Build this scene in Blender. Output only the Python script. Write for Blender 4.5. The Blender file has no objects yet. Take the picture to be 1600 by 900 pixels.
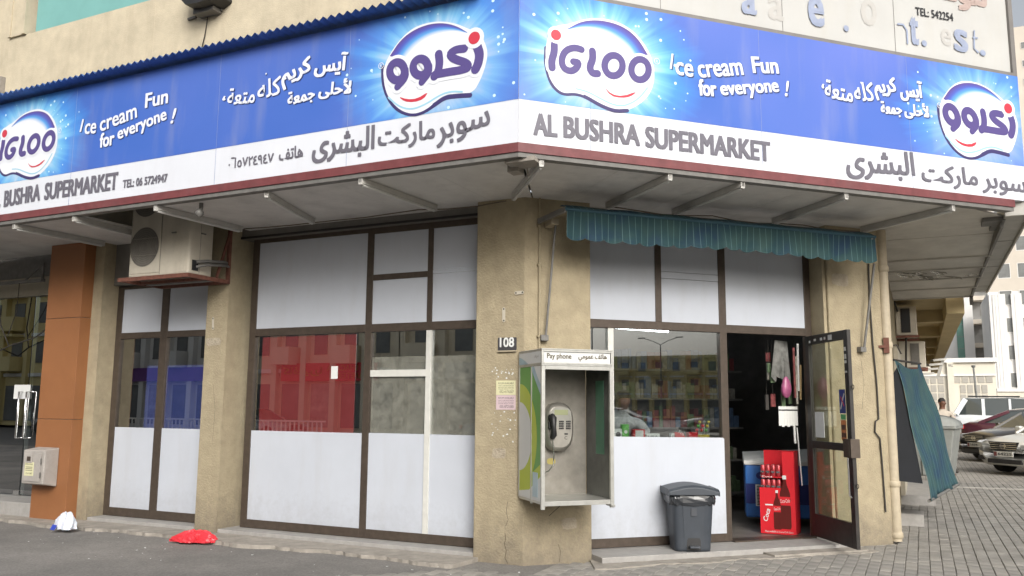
import bpy, math, random
from mathutils import Vector, Matrix
random.seed(11)
scene = bpy.context.scene
COL = scene.collection

# ------------------------------------------------------------------ camera
EYE = Vector((0.0, 0.0, 1.5))
FPX = 1322.1
YAW, PITCH, ROLL = math.radians(25.67), math.radians(7.943), math.radians(0.43)
fwd = Vector((-math.sin(YAW)*math.cos(PITCH), math.cos(YAW)*math.cos(PITCH), math.sin(PITCH)))
r0 = Vector((math.cos(YAW), math.sin(YAW), 0)); u0 = r0.cross(fwd)
rgt = r0*math.cos(ROLL)+u0*math.sin(ROLL); upv = -r0*math.sin(ROLL)+u0*math.cos(ROLL)
cd = bpy.data.cameras.new('camera'); cam = bpy.data.objects.new('camera', cd); COL.objects.link(cam)
cd.sensor_width = 36; cd.lens = 36*FPX/1600; cd.clip_start = .1; cd.clip_end = 1500
cam.matrix_world = Matrix(((rgt.x, upv.x, -fwd.x, EYE.x), (rgt.y, upv.y, -fwd.y, EYE.y), (rgt.z, upv.z, -fwd.z, EYE.z), (0, 0, 0, 1)))
scene.camera = cam

# ------------------------------------------------------------------ sky and sun
SUN_ELEV, SUN_AZ = 29, 143      # azimuth clockwise from +Y (so 150 = over the camera's right shoulder)
w = bpy.data.worlds.new('World'); scene.world = w; w.use_nodes = True
nt = w.node_tree; bg = nt.nodes['Background']
sky = nt.nodes.new('ShaderNodeTexSky'); sky.sky_type = 'NISHITA'; sky.sun_disc = False
sky.sun_elevation = math.radians(SUN_ELEV); sky.sun_rotation = math.radians(SUN_AZ)
sky.air_density = 1.2; sky.dust_density = 6.0; sky.ozone_density = 1.0
hs = nt.nodes.new('ShaderNodeHueSaturation'); hs.inputs['Saturation'].default_value = .30
hs.inputs['Value'].default_value = 1.0
nt.links.new(sky.outputs[0], hs.inputs['Color']); nt.links.new(hs.outputs[0], bg.inputs['Color'])
bg.inputs['Strength'].default_value = .15
sl = bpy.data.lights.new('sun', 'SUN'); sl.energy = 1.5; sl.angle = math.radians(26); sl.color = (1, .975, .94)
so = bpy.data.objects.new('sun', sl); COL.objects.link(so)
a_, e_ = math.radians(SUN_AZ), math.radians(SUN_ELEV)
sdir = Vector((math.sin(a_)*math.cos(e_), math.cos(a_)*math.cos(e_), math.sin(e_)))
so.rotation_euler = sdir.to_track_quat('Z', 'Y').to_euler(); so.location = sdir*60
scene.view_settings.view_transform = 'Standard'; scene.view_settings.look = 'None'
scene.view_settings.exposure = 0.3; scene.view_settings.gamma = 1
try:
    scene.cycles.max_bounces = 8; scene.cycles.transparent_max_bounces = 12; scene.cycles.sample_clamp_indirect = 6
    scene.cycles.use_denoising = True; scene.cycles.caustics_reflective = False
except Exception: pass

# ------------------------------------------------------------------ materials
def new_mat(name):
    m = bpy.data.materials.new(name); m.use_nodes = True
    return m, m.node_tree.nodes, m.node_tree.links, m.node_tree.nodes['Principled BSDF']
def M(name, col, rough=.6, metal=0.0, var=.12, scale=6.0, bump=0.0, bscale=60, spec=.5, stain=0.0, stain_col=(.08,.07,.06), streak=False, base_dirt=0.0):
    m, n, l, b = new_mat(name)
    b.inputs['Roughness'].default_value = rough; b.inputs['Metallic'].default_value = metal
    b.inputs['Specular IOR Level'].default_value = spec
    tc = n.new('ShaderNodeTexCoord')
    no = n.new('ShaderNodeTexNoise'); no.inputs['Scale'].default_value = scale; no.inputs['Detail'].default_value = 7; no.inputs['Roughness'].default_value = .62
    l.new(tc.outputs['Object'], no.inputs['Vector'])
    mr = n.new('ShaderNodeMapRange'); mr.inputs[1].default_value = .3; mr.inputs[2].default_value = .7
    mr.inputs[3].default_value = 1-var; mr.inputs[4].default_value = 1+var
    l.new(no.outputs['Fac'], mr.inputs[0])
    mx = n.new('ShaderNodeMix'); mx.data_type = 'RGBA'; mx.blend_type = 'MULTIPLY'; mx.inputs[0].default_value = 1
    mx.inputs[6].default_value = (*col, 1)
    l.new(mr.outputs[0], mx.inputs[7]); out = mx.outputs[2]
    if stain > 0:
        s2 = n.new('ShaderNodeTexNoise'); s2.inputs['Scale'].default_value = 2.2; s2.inputs['Detail'].default_value = 9; s2.inputs['Roughness'].default_value = .7
        mp = n.new('ShaderNodeMapping'); mp.inputs['Scale'].default_value = (2.2, 2.2, .35) if streak else (1, 1, 1)
        l.new(tc.outputs['Object'], mp.inputs[0]); l.new(mp.outputs[0], s2.inputs['Vector'])
        m2 = n.new('ShaderNodeMapRange'); m2.inputs[1].default_value = .5; m2.inputs[2].default_value = .8; m2.inputs[3].default_value = 0; m2.inputs[4].default_value = stain
        l.new(s2.outputs['Fac'], m2.inputs[0])
        m3 = n.new('ShaderNodeMix'); m3.data_type = 'RGBA'; m3.inputs[7].default_value = (*stain_col, 1)
        l.new(m2.outputs[0], m3.inputs[0]); l.new(out, m3.inputs[6]); out = m3.outputs[2]
    if base_dirt > 0:      # splashed street dirt, thick by the ground and broken up by noise
        sx = n.new('ShaderNodeSeparateXYZ'); ge = n.new('ShaderNodeNewGeometry'); l.new(ge.outputs['Position'], sx.inputs[0])
        d1 = n.new('ShaderNodeMapRange'); d1.inputs[1].default_value = 0; d1.inputs[2].default_value = .75; d1.inputs[3].default_value = .62; d1.inputs[4].default_value = 0
        l.new(sx.outputs[2], d1.inputs[0]); s3 = n.new('ShaderNodeTexNoise'); s3.inputs['Scale'].default_value = 9; s3.inputs['Detail'].default_value = 9; s3.inputs['Roughness'].default_value = .75; l.new(tc.outputs['Object'], s3.inputs['Vector'])
        d2 = n.new('ShaderNodeMath'); d2.operation = 'ADD'; l.new(d1.outputs[0], d2.inputs[0]); l.new(s3.outputs['Fac'], d2.inputs[1])
        d3 = n.new('ShaderNodeMapRange'); d3.inputs[1].default_value = .72; d3.inputs[2].default_value = 1.15; d3.inputs[3].default_value = 0; d3.inputs[4].default_value = base_dirt; l.new(d2.outputs[0], d3.inputs[0])
        d4 = n.new('ShaderNodeMix'); d4.data_type = 'RGBA'; d4.inputs[7].default_value = (.13, .11, .09, 1); l.new(d3.outputs[0], d4.inputs[0]); l.new(out, d4.inputs[6]); out = d4.outputs[2]
    l.new(out, b.inputs['Base Color'])
    if bump > 0:
        bn = n.new('ShaderNodeTexNoise'); bn.inputs['Scale'].default_value = bscale; bn.inputs['Detail'].default_value = 5
        l.new(tc.outputs['Object'], bn.inputs['Vector'])
        bp = n.new('ShaderNodeBump'); bp.inputs['Strength'].default_value = bump; bp.inputs['Distance'].default_value = .02
        l.new(bn.outputs['Fac'], bp.inputs['Height']); l.new(bp.outputs[0], b.inputs['Normal'])
    return m
def M_print(name, rough=.35):     # flat print: colours come from the mesh
    m, n, l, b = new_mat(name); b.inputs['Roughness'].default_value = rough
    a = n.new('ShaderNodeVertexColor'); a.layer_name = 'Col'; l.new(a.outputs[0], b.inputs['Base Color']); return m
def M_glass(name, tint, refl=.2, rough=0.0, fk=1.0):
    m, n, l, b = new_mat(name); n.remove(b); out = n['Material Output']
    t = n.new('ShaderNodeBsdfTransparent'); t.inputs[0].default_value = (*tint, 1)
    g = n.new('ShaderNodeBsdfGlossy'); g.inputs['Color'].default_value = (.95, .96, .97, 1); g.inputs['Roughness'].default_value = rough
    lw = n.new('ShaderNodeFresnel'); lw.inputs[0].default_value = 1.5
    mr = n.new('ShaderNodeMath'); mr.operation = 'MULTIPLY_ADD'; mr.inputs[1].default_value = fk; mr.inputs[2].default_value = refl
    mr.use_clamp = True; l.new(lw.outputs[0], mr.inputs[0])
    mix = n.new('ShaderNodeMixShader'); l.new(mr.outputs[0], mix.inputs[0]); l.new(t.outputs[0], mix.inputs[1]); l.new(g.outputs[0], mix.inputs[2])
    l.new(mix.outputs[0], out.inputs[0]); return m
def M_emit(name, col, s):
    m, n, l, b = new_mat(name); b.inputs['Base Color'].default_value = (*col, 1)
    b.inputs['Emission Color'].default_value = (*col, 1); b.inputs['Emission Strength'].default_value = s; return m

PL = M('plaster_sand', (.345, .292, .195), .9, var=.13, scale=7, bump=.5, bscale=55, stain=.36, stain_col=(.21, .17, .12), streak=True, base_dirt=.6)
PLD = M('plaster_dark', (.33, .28, .185), .9, var=.15, scale=5, bump=.3, stain=.4, stain_col=(.16, .14, .10), streak=True)
PLUP = M('plaster_upper', (.50, .44, .325), .9, var=.12, scale=4, bump=.25, stain=.4, stain_col=(.33, .27, .19), streak=True)
FR = M('frame_bronze', (.085, .066, .052), .42, .35, var=.18, scale=14, spec=.5, stain=.12, stain_col=(.2, .17, .14))
FRD = M('frame_dark', (.035, .032, .030), .45, .3, var=.2, scale=14, stain=.12, stain_col=(.15, .14, .12))
WP = M('panel_white', (.49, .52, .575), .36, var=.05, scale=1.1, stain=.22, stain_col=(.36, .345, .32), streak=True, bump=.06, bscale=1.3, base_dirt=.22)
WA = M('white_aluminium', (.62, .62, .58), .45, .1, var=.08, scale=10, stain=.2, stain_col=(.3, .28, .24))
GL = M_glass('window_glass', (.90, .94, .93), .30)
GL2 = M_glass('window_glass_clear', (.92, .95, .94), .13)
GLD = M_glass('door_glass', (.84, .86, .82), .02, fk=.12)
GLT = M_glass('shop_glass_green', (.74, .82, .79), .34)
ORG = M('orange_cladding', (.265, .112, .045), .45, var=.07, scale=3, stain=.15, stain_col=(.25, .12, .07))
SOF = M('soffit_panel', (.62, .61, .59), .55, var=.12, scale=2.5, stain=.35, stain_col=(.12, .12, .13))
SOFC = M('soffit_corrugated', (.56, .54, .50), .6, .1, var=.12, scale=3, stain=.35, stain_col=(.2, .18, .16))
MAR = M('maroon_trim', (.155, .042, .045), .5, var=.2, scale=9, stain=.35, stain_col=(.16, .12, .12))
GRT = M('grey_trim', (.17, .165, .155), .6, .2, var=.2, scale=9, stain=.4, stain_col=(.07, .065, .06))
GUT = M('gutter_metal', (.40, .39, .36), .55, .2, var=.12, scale=5, stain=.4, stain_col=(.2, .18, .15))
TUBEF = M('lamp_housing', (.48, .47, .44), .5, var=.08, scale=12, stain=.15, stain_col=(.3, .27, .22))
TUBEW = M('lamp_tube', (.62, .62, .60), .3, var=.03)
BLK = M('black_plastic', (.018, .018, .019), .5, var=.2)
CONC = M('concrete_apron', (.30, .275, .24), .92, var=.2, scale=7, bump=.5, bscale=30, stain=.55, stain_col=(.13, .115, .10))
SILL = M('threshold_stone', (.31, .30, .285), .75, var=.14, scale=9, stain=.35, stain_col=(.24, .21, .18))
SHT = M('corrugated_blue', (.07, .15, .40), .5, .1, var=.25, scale=7, stain=.4, stain_col=(.05, .07, .10))
TEAL = M('teal_panel', (.17, .38, .36), .5, var=.08, scale=2)
ALU = M('booth_aluminium', (.50, .50, .47), .38, .65, var=.12, scale=12, stain=.25, stain_col=(.25, .23, .20))
STEEL = M('booth_back', (.25, .235, .205), .5, .45, var=.22, scale=6, stain=.5, stain_col=(.17, .15, .12))
RUST = M('bracket_rust', (.16, .065, .045), .7, .2, var=.3, scale=20, stain=.4, stain_col=(.08, .04, .03))
ACM = M('ac_cream', (.50, .46, .38), .5, var=.1, scale=6, stain=.3, stain_col=(.30, .25, .18), streak=True)
ACG = M('ac_grille', (.13, .12, .105), .7, var=.2, scale=10)
PVC = M('drainpipe_cream', (.42, .36, .26), .6, var=.14, scale=9, stain=.35, stain_col=(.25, .2, .13), streak=True)
WIRE = M('wire_dark', (.04, .035, .03), .7)
WIREB = M('wire_brown', (.14, .11, .08), .7)
TEXTG = M('text_grey', (.135, .13, .16), .4, var=.04)
TEXTW = M('text_white', (.72, .75, .84), .35, var=.03)
TEXTS = M('text_shadow', (.02, .035, .13), .4, var=.03)
INK = M('ink_black', (.025, .025, .028), .5, var=.03)
PRN = M_print('logo_print')
def M_film(name, col, refl=.22):      # coloured film on glass: body colour under a mirror-like sheen
    m, n, l, b = new_mat(name); b.inputs['Base Color'].default_value = (*col, 1); b.inputs['Roughness'].default_value = .6
    g = n.new('ShaderNodeBsdfGlossy'); g.inputs['Roughness'].default_value = 0; g.inputs['Color'].default_value = (.95, .95, .95, 1)
    mx = n.new('ShaderNodeMixShader'); mx.inputs[0].default_value = refl; l.new(b.outputs[0], mx.inputs[1]); l.new(g.outputs[0], mx.inputs[2]); l.new(mx.outputs[0], n['Material Output'].inputs[0]); return m
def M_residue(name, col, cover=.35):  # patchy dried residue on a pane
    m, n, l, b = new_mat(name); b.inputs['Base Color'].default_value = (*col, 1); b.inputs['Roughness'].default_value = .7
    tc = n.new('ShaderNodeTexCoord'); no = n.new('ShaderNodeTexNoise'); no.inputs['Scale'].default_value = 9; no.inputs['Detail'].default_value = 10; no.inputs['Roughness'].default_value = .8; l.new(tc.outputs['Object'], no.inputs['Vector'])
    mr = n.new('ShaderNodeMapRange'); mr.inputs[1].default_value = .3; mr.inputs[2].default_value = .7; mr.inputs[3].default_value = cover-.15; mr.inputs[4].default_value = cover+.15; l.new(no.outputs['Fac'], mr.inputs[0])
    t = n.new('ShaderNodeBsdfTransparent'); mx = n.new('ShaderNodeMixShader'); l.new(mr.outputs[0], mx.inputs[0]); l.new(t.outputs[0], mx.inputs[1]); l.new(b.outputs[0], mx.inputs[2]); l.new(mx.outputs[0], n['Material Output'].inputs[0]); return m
PAPW = M('paper_white', (.66, .67, .66), .7, var=.05)
PAPY = M('paper_yellow', (.62, .60, .38), .75, var=.06)
PAPP = M('paper_pink', (.58, .45, .48), .75, var=.06)
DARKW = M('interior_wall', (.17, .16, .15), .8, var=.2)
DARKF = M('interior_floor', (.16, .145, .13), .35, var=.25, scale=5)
RED = M('red_board', (.60, .02, .03), .35, var=.06)
BLUB = M('blue_board', (.03, .06, .42), .5, var=.1)
GREYB = M('grey_board', (.25, .26, .26), .5, var=.08)
WHT = M('white_plain', (.7, .7, .68), .5, var=.06)
BINM = M('bin_grey', (.040, .048, .060), .5, var=.1, scale=8, stain=.15, stain_col=(.14, .14, .14))
CHR = M('chrome', (.7, .7, .7), .18, 1.0, var=.03)
RUB = M('rubber', (.02, .02, .02), .8)

# ------------------------------------------------------------------ frames of reference
YF = 7.6                                  # front plane of the pillars on the left facade
PC = Vector((-3.515, 7.6, 0))             # corner pillar
S2 = 2**-.5
FR_L = Matrix.Translation((0, YF, 0))                      # local x = world x, local y = depth behind pillars
FR_D = Matrix.Translation(PC) @ Matrix.Rotation(math.pi/4, 4, 'Z')   # chamfer: x along the wall, y = behind
FR_Y = Matrix.Translation((-.37, 10.75, 0)) @ Matrix.Rotation(math.pi/2, 4, 'Z')  # side street: x = along street, y = behind (towards -x)
FR_W = Matrix.Identity(4)
def pix(frame, px, py, v=0.0):            # where a sight line meets the wall plane at depth v, in that wall's own metres
    d = fwd + rgt*((px-800)/FPX) - upv*((py-450)/FPX)
    inv = frame.inverted(); o = inv @ EYE; dd = inv.to_3x3() @ d
    t = (v-o.y)/dd.y; p = o+dd*t
    return (p.x, p.z)
def L_(px, py, v=0.0): return pix(FR_L, px, py, v)
def D_(px, py, v=0.0): return pix(FR_D, px, py, v)
def G_(px, py, z=0.0):
    d = fwd + rgt*((px-800)/FPX) - upv*((py-450)/FPX); t = (z-EYE.z)/d.z; p = EYE+d*t
    return (p.x, p.y)

# ------------------------------------------------------------------ object helpers
INFO = {}
def tag(o, label=None, cat=None, group=None, kind=None):
    if label: o['label'] = label
    if cat: o['category'] = cat
    if group: o['group'] = group
    if kind: o['kind'] = kind
    return o
def thing(name, label, cat, frame=FR_W, base=(0, 0, 0), group=None, kind=None, rz=0.0):
    o = bpy.data.objects.new(name, None); o.empty_display_size = .2; COL.objects.link(o)
    o.matrix_world = frame @ Matrix.Translation(base) @ Matrix.Rotation(rz, 4, 'Z')
    INFO[o.name] = Vector(base) if rz == 0 else Vector((0, 0, 0))
    if rz != 0: INFO[o.name] = Vector((0, 0, 0))
    return tag(o, label, cat, group, kind)
class MB:
    def __init__(s): s.v = []; s.f = []; s.m = []; s.sm = []; s.c = []
    def add(s, vs, fs, mi=0, smooth=False, col=(1, 1, 1)):
        o = len(s.v); s.v += [tuple(p) for p in vs]; s.c += [col]*len(vs) if not isinstance(col, list) else col
        for f in fs: s.f.append([i+o for i in f]); s.m.append(mi); s.sm.append(smooth)
        return s
    def box(s, x0, x1, y0, y1, z0, z1, mi=0, col=(1, 1, 1)):
        v = [(x0, y0, z0), (x1, y0, z0), (x1, y1, z0), (x0, y1, z0), (x0, y0, z1), (x1, y0, z1), (x1, y1, z1), (x0, y1, z1)]
        return s.add(v, [(0, 3, 2, 1), (4, 5, 6, 7), (0, 1, 5, 4), (1, 2, 6, 5), (2, 3, 7, 6), (3, 0, 4, 7)], mi, col=col)
    def bar(s, a, b, w, h, mi=0, up=(0, 0, 1)):     # square bar from a to b
        a = Vector(a); b = Vector(b); d = (b-a).normalized(); u = Vector(up)
        if abs(d.dot(u)) > .98: u = Vector((0, 1, 0))
        sx = d.cross(u).normalized(); uu = sx.cross(d).normalized()
        v = []
        for p in (a, b):
            for i, j in ((-1, -1), (1, -1), (1, 1), (-1, 1)): v.append(p+sx*(i*w/2)+uu*(j*h/2))
        return s.add(v, [(0, 1, 2, 3), (7, 6, 5, 4), (0, 4, 5, 1), (1, 5, 6, 2), (2, 6, 7, 3), (3, 7, 4, 0)], mi)
    def tube(s, pts, r, n=8, mi=0, caps=True, col=(1, 1, 1)):
        pts = [Vector(p) for p in pts]; v = []; f = []; rr = r if isinstance(r, (list, tuple)) else [r]*len(pts)
        pu = None
        for i, p in enumerate(pts):
            d = (pts[min(i+1, len(pts)-1)]-pts[max(i-1, 0)]).normalized()
            u = pu if pu is not None else (Vector((0, 0, 1)) if abs(d.z) < .9 else Vector((1, 0, 0)))
            x = d.cross(u).normalized(); u = x.cross(d).normalized(); pu = u
            for k in range(n):
                t = 2*math.pi*k/n; v.append(p+x*(rr[i]*math.cos(t))+u*(rr[i]*math.sin(t)))
        for i in range(len(pts)-1):
            for k in range(n):
                f.append((i*n+k, i*n+(k+1) % n, (i+1)*n+(k+1) % n, (i+1)*n+k))
        s.add(v, f, mi, True, col)
        if caps:
            s.add(v[:n], [tuple(range(n))], mi, col=col); s.add(v[-n:], [tuple(range(n))[::-1]], mi, col=col)
        return s
    def lathe(s, cx, cy, prof, n=24, mi=0, cap=True):   # prof: (r,z)
        v = []; f = []
        for r, z in prof:
            for k in range(n): t = 2*math.pi*k/n; v.append((cx+r*math.cos(t), cy+r*math.sin(t), z))
        for i in range(len(prof)-1):
            for k in range(n): f.append((i*n+k, i*n+(k+1) % n, (i+1)*n+(k+1) % n, (i+1)*n+k))
        s.add(v, f, mi, True)
        if cap: s.add(v[:n], [tuple(range(n))[::-1]], mi); s.add(v[-n:], [tuple(range(n))], mi)
        return s
    def plate(s, pts, y, th=0.0, mi=0, col=(1, 1, 1)):   # outline in (x,z), at depth y, thickness th towards +y
        n = len(pts); v = [(p[0], y, p[1]) for p in pts]
        if th == 0: return s.add(v, [tuple(range(n))], mi, col=col)
        v2 = [(p[0], y+th, p[1]) for p in pts]
        s.add(v+v2, [tuple(range(n)), tuple(range(2*n-1, n-1, -1))]+[(i, (i+1) % n, n+(i+1) % n, n+i) for i in range(n)], mi, col=col); return s
    def stroke(s, pts, w, y, mi=0, col=(1, 1, 1), closed=False, w2=None):   # thick line with round ends, flat in (x,z)
        n = len(pts); v = []; f = []
        for i, (x, z) in enumerate(pts):
            a = pts[(i-1) % n] if closed else pts[max(i-1, 0)]; b = pts[(i+1) % n] if closed else pts[min(i+1, n-1)]
            dx, dz = b[0]-a[0], b[1]-a[1]; q = math.hypot(dx, dz) or 1
            ww = w if w2 is None else w+(w2-w)*i/(n-1); yy = y-(0 if closed else 4e-5*i)
            v += [(x-dz/q*ww/2, yy, z+dx/q*ww/2), (x+dz/q*ww/2, yy, z-dx/q*ww/2)]
        for i in range(n if closed else n-1):
            j = (i+1) % n; f.append((2*i, 2*i+1, 2*j+1, 2*j))
        s.add(v, f, mi, col=col)
        if not closed:
            for e, y2 in ((0, y+.0001), (n-1, y-4e-5*n-.0001)):
                ww = w if (w2 is None or e == 0) else w2
                s.add([(pts[e][0]+ww/2*math.cos(t*math.pi/6), y2, pts[e][1]+ww/2*math.sin(t*math.pi/6)) for t in range(12)], [tuple(range(12))], mi, col=col)
        return s
    def disc(s, x, z, r, y, mi=0, col=(1, 1, 1), n=14, rz=None):
        return s.add([(x+r*math.cos(2*math.pi*t/n), y, z+(rz or r)*math.sin(2*math.pi*t/n)) for t in range(n)], [tuple(range(n))], mi, col=col)
    def mesh(s, name, mats, base=(0, 0, 0)):
        me = bpy.data.meshes.new(name); bx, by, bz = base
        me.from_pydata([(p[0]-bx, p[1]-by, p[2]-bz) for p in s.v], [], s.f)
        for m in (mats if isinstance(mats, (list, tuple)) else [mats]): me.materials.append(m)
        me.polygons.foreach_set('material_index', s.m); me.polygons.foreach_set('use_smooth', s.sm)
        if any(c != (1, 1, 1) for c in s.c):
            a = me.color_attributes.new('Col', 'FLOAT_COLOR', 'POINT')
            for i, c in enumerate(s.c): a.data[i].color = (*c, 1)
        me.update(); return me
    def part(s, name, mats, parent, label=None, bevel=0, kind=None):
        root = parent
        while root.parent: root = root.parent
        me = s.mesh(name, mats, INFO[root.name]); o = bpy.data.objects.new(name, me); COL.objects.link(o); o.parent = parent
        if bevel: bv = o.modifiers.new('bevel', 'BEVEL'); bv.width = bevel; bv.segments = 2; bv.limit_method = 'ANGLE'
        return tag(o, label, kind=kind)
    def solo(s, name, mats, label, cat, frame=FR_W, base=(0, 0, 0), group=None, kind=None, bevel=0):
        me = s.mesh(name, mats, base); o = bpy.data.objects.new(name, me); COL.objects.link(o)
        o.matrix_world = frame @ Matrix.Translation(base); INFO[o.name] = Vector(base)
        if bevel: bv = o.modifiers.new('bevel', 'BEVEL'); bv.width = bevel; bv.segments = 2; bv.limit_method = 'ANGLE'
        return tag(o, label, cat, group, kind)
def kids(o): return [c for c in bpy.data.objects if c.parent == o]
def copy_tree(o, parent=None, label=None, loc=None, rz=None, frame=None):
    c = o.copy(); COL.objects.link(c)
    if parent is not None: c.parent = parent
    INFO[c.name] = INFO.get(o.name, Vector((0, 0, 0)))
    if label: c['label'] = label
    if frame is not None: c.matrix_world = frame
    for ch in kids(o): copy_tree(ch, c)
    return c

# ------------------------------------------------------------------ lettering
AR = {'ا': (0xFE8D, 0), 'ؤ': (0xFE85, 0), 'آ': (0xFE81, 0), 'أ': (0xFE83, 0), 'ب': (0xFE8F, 1), 'ة': (0xFE93, 0), 'ت': (0xFE95, 1), 'ج': (0xFE9D, 1), 'ح': (0xFEA1, 1),
      'ذ': (0xFEAB, 0), 'ر': (0xFEAD, 0), 'ز': (0xFEAF, 0), 'س': (0xFEB1, 1), 'ش': (0xFEB5, 1), 'ع': (0xFEC9, 1), 'ف': (0xFED1, 1), 'ك': (0xFED9, 1),
      'ل': (0xFEDD, 1), 'م': (0xFEE1, 1), 'ن': (0xFEE5, 1), 'ه': (0xFEE9, 1), 'و': (0xFEED, 0), 'ى': (0xFEEF, 0), 'ي': (0xFEF1, 1), '\u0001': (0xFEFB, 0), '\u0002': (0xFEF7, 0)}
def arabic(t):
    t = t.replace('لا', '\u0001').replace('لأ', '\u0002'); out = []
    for i, ch in enumerate(t):
        if ch not in AR: out.append(ch); continue
        base, dual = AR[ch]
        prev = i > 0 and t[i-1] in AR and AR[t[i-1]][1] == 1
        nxt = dual and i+1 < len(t) and t[i+1] in AR
        out.append(chr(base+(3 if (prev and nxt) else 1 if prev else 2 if nxt else 0)))
    return ''.join(out[::-1])
TXC = {}
def text_mesh(s, off=0.0, shear=0.0, res=3):
    k = (s, off, shear)
    if k in TXC: return TXC[k]
    c = bpy.data.curves.new('t', 'FONT'); c.body = s; c.size = 1; c.offset = off; c.shear = shear; c.resolution_u = res
    o = bpy.data.objects.new('t', c); COL.objects.link(o); bpy.context.view_layer.update()
    me = bpy.data.meshes.new_from_object(o.evaluated_get(bpy.context.evaluated_depsgraph_get()))
    v = [tuple(p.co) for p in me.vertices]; f = [tuple(p.vertices) for p in me.polygons]
    bpy.data.objects.remove(o); bpy.data.curves.remove(c); bpy.data.meshes.remove(me)
    x0 = min(p[0] for p in v); x1 = max(p[0] for p in v); y0 = min(p[1] for p in v); y1 = max(p[1] for p in v)
    r = ([((p[0]-x0)/(x1-x0), (p[1]-y0)/(y1-y0)) for p in v], f); TXC[k] = r; return r
def put_text(mb, s, p0, p1, h, y, mi=0, off=.01, shear=0.0, col=(1, 1, 1), res=3, flip=False):
    """fit the string between the lower corners p0 and p1 (x,z), height h, flat at depth y"""
    v, f = text_mesh(s, 0.0, shear, res); dx, dz = p1[0]-p0[0], p1[1]-p0[1]; q = math.hypot(dx, dz)
    ux, uz = dx/q, dz/q; nx, nz = -uz, ux; b_ = off*h*1.7
    if b_ < .0008: offs = [(0, 0)]
    elif h < .05: offs = [(-1, 0), (1, 0)]
    else: offs = [(0, 0), (-1, -.6), (1, -.6), (-1, .6), (1, .6)]
    if b_ < .0008: b_ = 0
    for k, (ox, oz) in enumerate(offs):       # heavier weight from slightly shifted prints
        w_, h2 = q-2*b_, h-2*b_
        mb.add([(p0[0]+ux*(b_+a*w_+ox*b_)+nx*(b_+b*h2+oz*b_), y-.0004*k, p0[1]+uz*(b_+a*w_+ox*b_)+nz*(b_+b*h2+oz*b_)) for a, b in v], f, mi, col=col)

# ------------------------------------------------------------------ ground
def ground_mat():
    m, n, l, b = new_mat('dusty_asphalt'); b.inputs['Roughness'].default_value = .93
    tc = n.new('ShaderNodeTexCoord')
    big = n.new('ShaderNodeTexNoise'); big.inputs['Scale'].default_value = .55; big.inputs['Detail'].default_value = 9; big.inputs['Roughness'].default_value = .65
    fin = n.new('ShaderNodeTexNoise'); fin.inputs['Scale'].default_value = 55; fin.inputs['Detail'].default_value = 6
    l.new(tc.outputs['Object'], big.inputs['Vector']); l.new(tc.outputs['Object'], fin.inputs['Vector'])
    cr = n.new('ShaderNodeValToRGB'); cr.color_ramp.elements[0].position = .3; cr.color_ramp.elements[0].color = (.115, .11, .105, 1)
    cr.color_ramp.elements[1].position = .72; cr.color_ramp.elements[1].color = (.26, .247, .228, 1)
    l.new(big.outputs['Fac'], cr.inputs[0])
    mr = n.new('ShaderNodeMapRange'); mr.inputs[1].default_value = .3; mr.inputs[2].default_value = .7; mr.inputs[3].default_value = .78; mr.inputs[4].default_value = 1.2
    l.new(fin.outputs['Fac'], mr.inputs[0])
    mx = n.new('ShaderNodeMix'); mx.data_type = 'RGBA'; mx.blend_type = 'MULTIPLY'; mx.inputs[0].default_value = 1
    l.new(cr.outputs[0], mx.inputs[6]); l.new(mr.outputs[0], mx.inputs[7]); l.new(mx.outputs[2], b.inputs['Base Color'])
    bp = n.new('ShaderNodeBump'); bp.inputs['Strength'].default_value = .5; bp.inputs['Distance'].default_value = .01
    l.new(fin.outputs['Fac'], bp.inputs['Height']); l.new(bp.outputs[0], b.inputs['Normal']); return m
def brick_mat():
    m, n, l, b = new_mat('paving_far'); b.inputs['Roughness'].default_value = .9
    tc = n.new('ShaderNodeTexCoord'); mp = n.new('ShaderNodeMapping'); mp.inputs['Rotation'].default_value = (0, 0, math.pi/2)
    l.new(tc.outputs['Object'], mp.inputs[0])
    br = n.new('ShaderNodeTexBrick'); br.inputs['Scale'].default_value = 1; br.inputs['Brick Width'].default_value = .21; br.inputs['Row Height'].default_value = .108
    br.inputs['Mortar Size'].default_value = .006; br.inputs['Color1'].default_value = (.265, .25, .225, 1); br.inputs['Color2'].default_value = (.33, .31, .275, 1); br.inputs['Mortar'].default_value = (.12, .11, .10, 1)
    l.new(mp.outputs[0], br.inputs[0])
    no = n.new('ShaderNodeTexNoise'); no.inputs['Scale'].default_value = .7; no.inputs['Detail'].default_value = 8; l.new(tc.outputs['Object'], no.inputs['Vector'])
    mr = n.new('ShaderNodeMapRange'); mr.inputs[1].default_value = .3; mr.inputs[2].default_value = .7; mr.inputs[3].default_value = .78; mr.inputs[4].default_value = 1.22
    l.new(no.outputs['Fac'], mr.inputs[0])
    mx = n.new('ShaderNodeMix'); mx.data_type = 'RGBA'; mx.blend_type = 'MULTIPLY'; mx.inputs[0].default_value = 1
    l.new(br.outputs[0], mx.inputs[6]); l.new(mr.outputs[0], mx.inputs[7]); l.new(mx.outputs[2], b.inputs['Base Color']); return m
ASPH = ground_mat(); BRK = brick_mat()
BLOCK = M('paving_block', (.262, .25, .228), .9, var=.30, scale=3.2, bump=.4, bscale=80, stain=.35, stain_col=(.12, .11, .10))
BLOCK2 = M('paving_block_pale', (.31, .292, .262), .9, var=.24, scale=3.2, bump=.4, bscale=80, stain=.3, stain_col=(.14, .13, .12))
ASPR = M('road_asphalt', (.15, .145, .135), .9, var=.2, scale=2, bump=.3)
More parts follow.
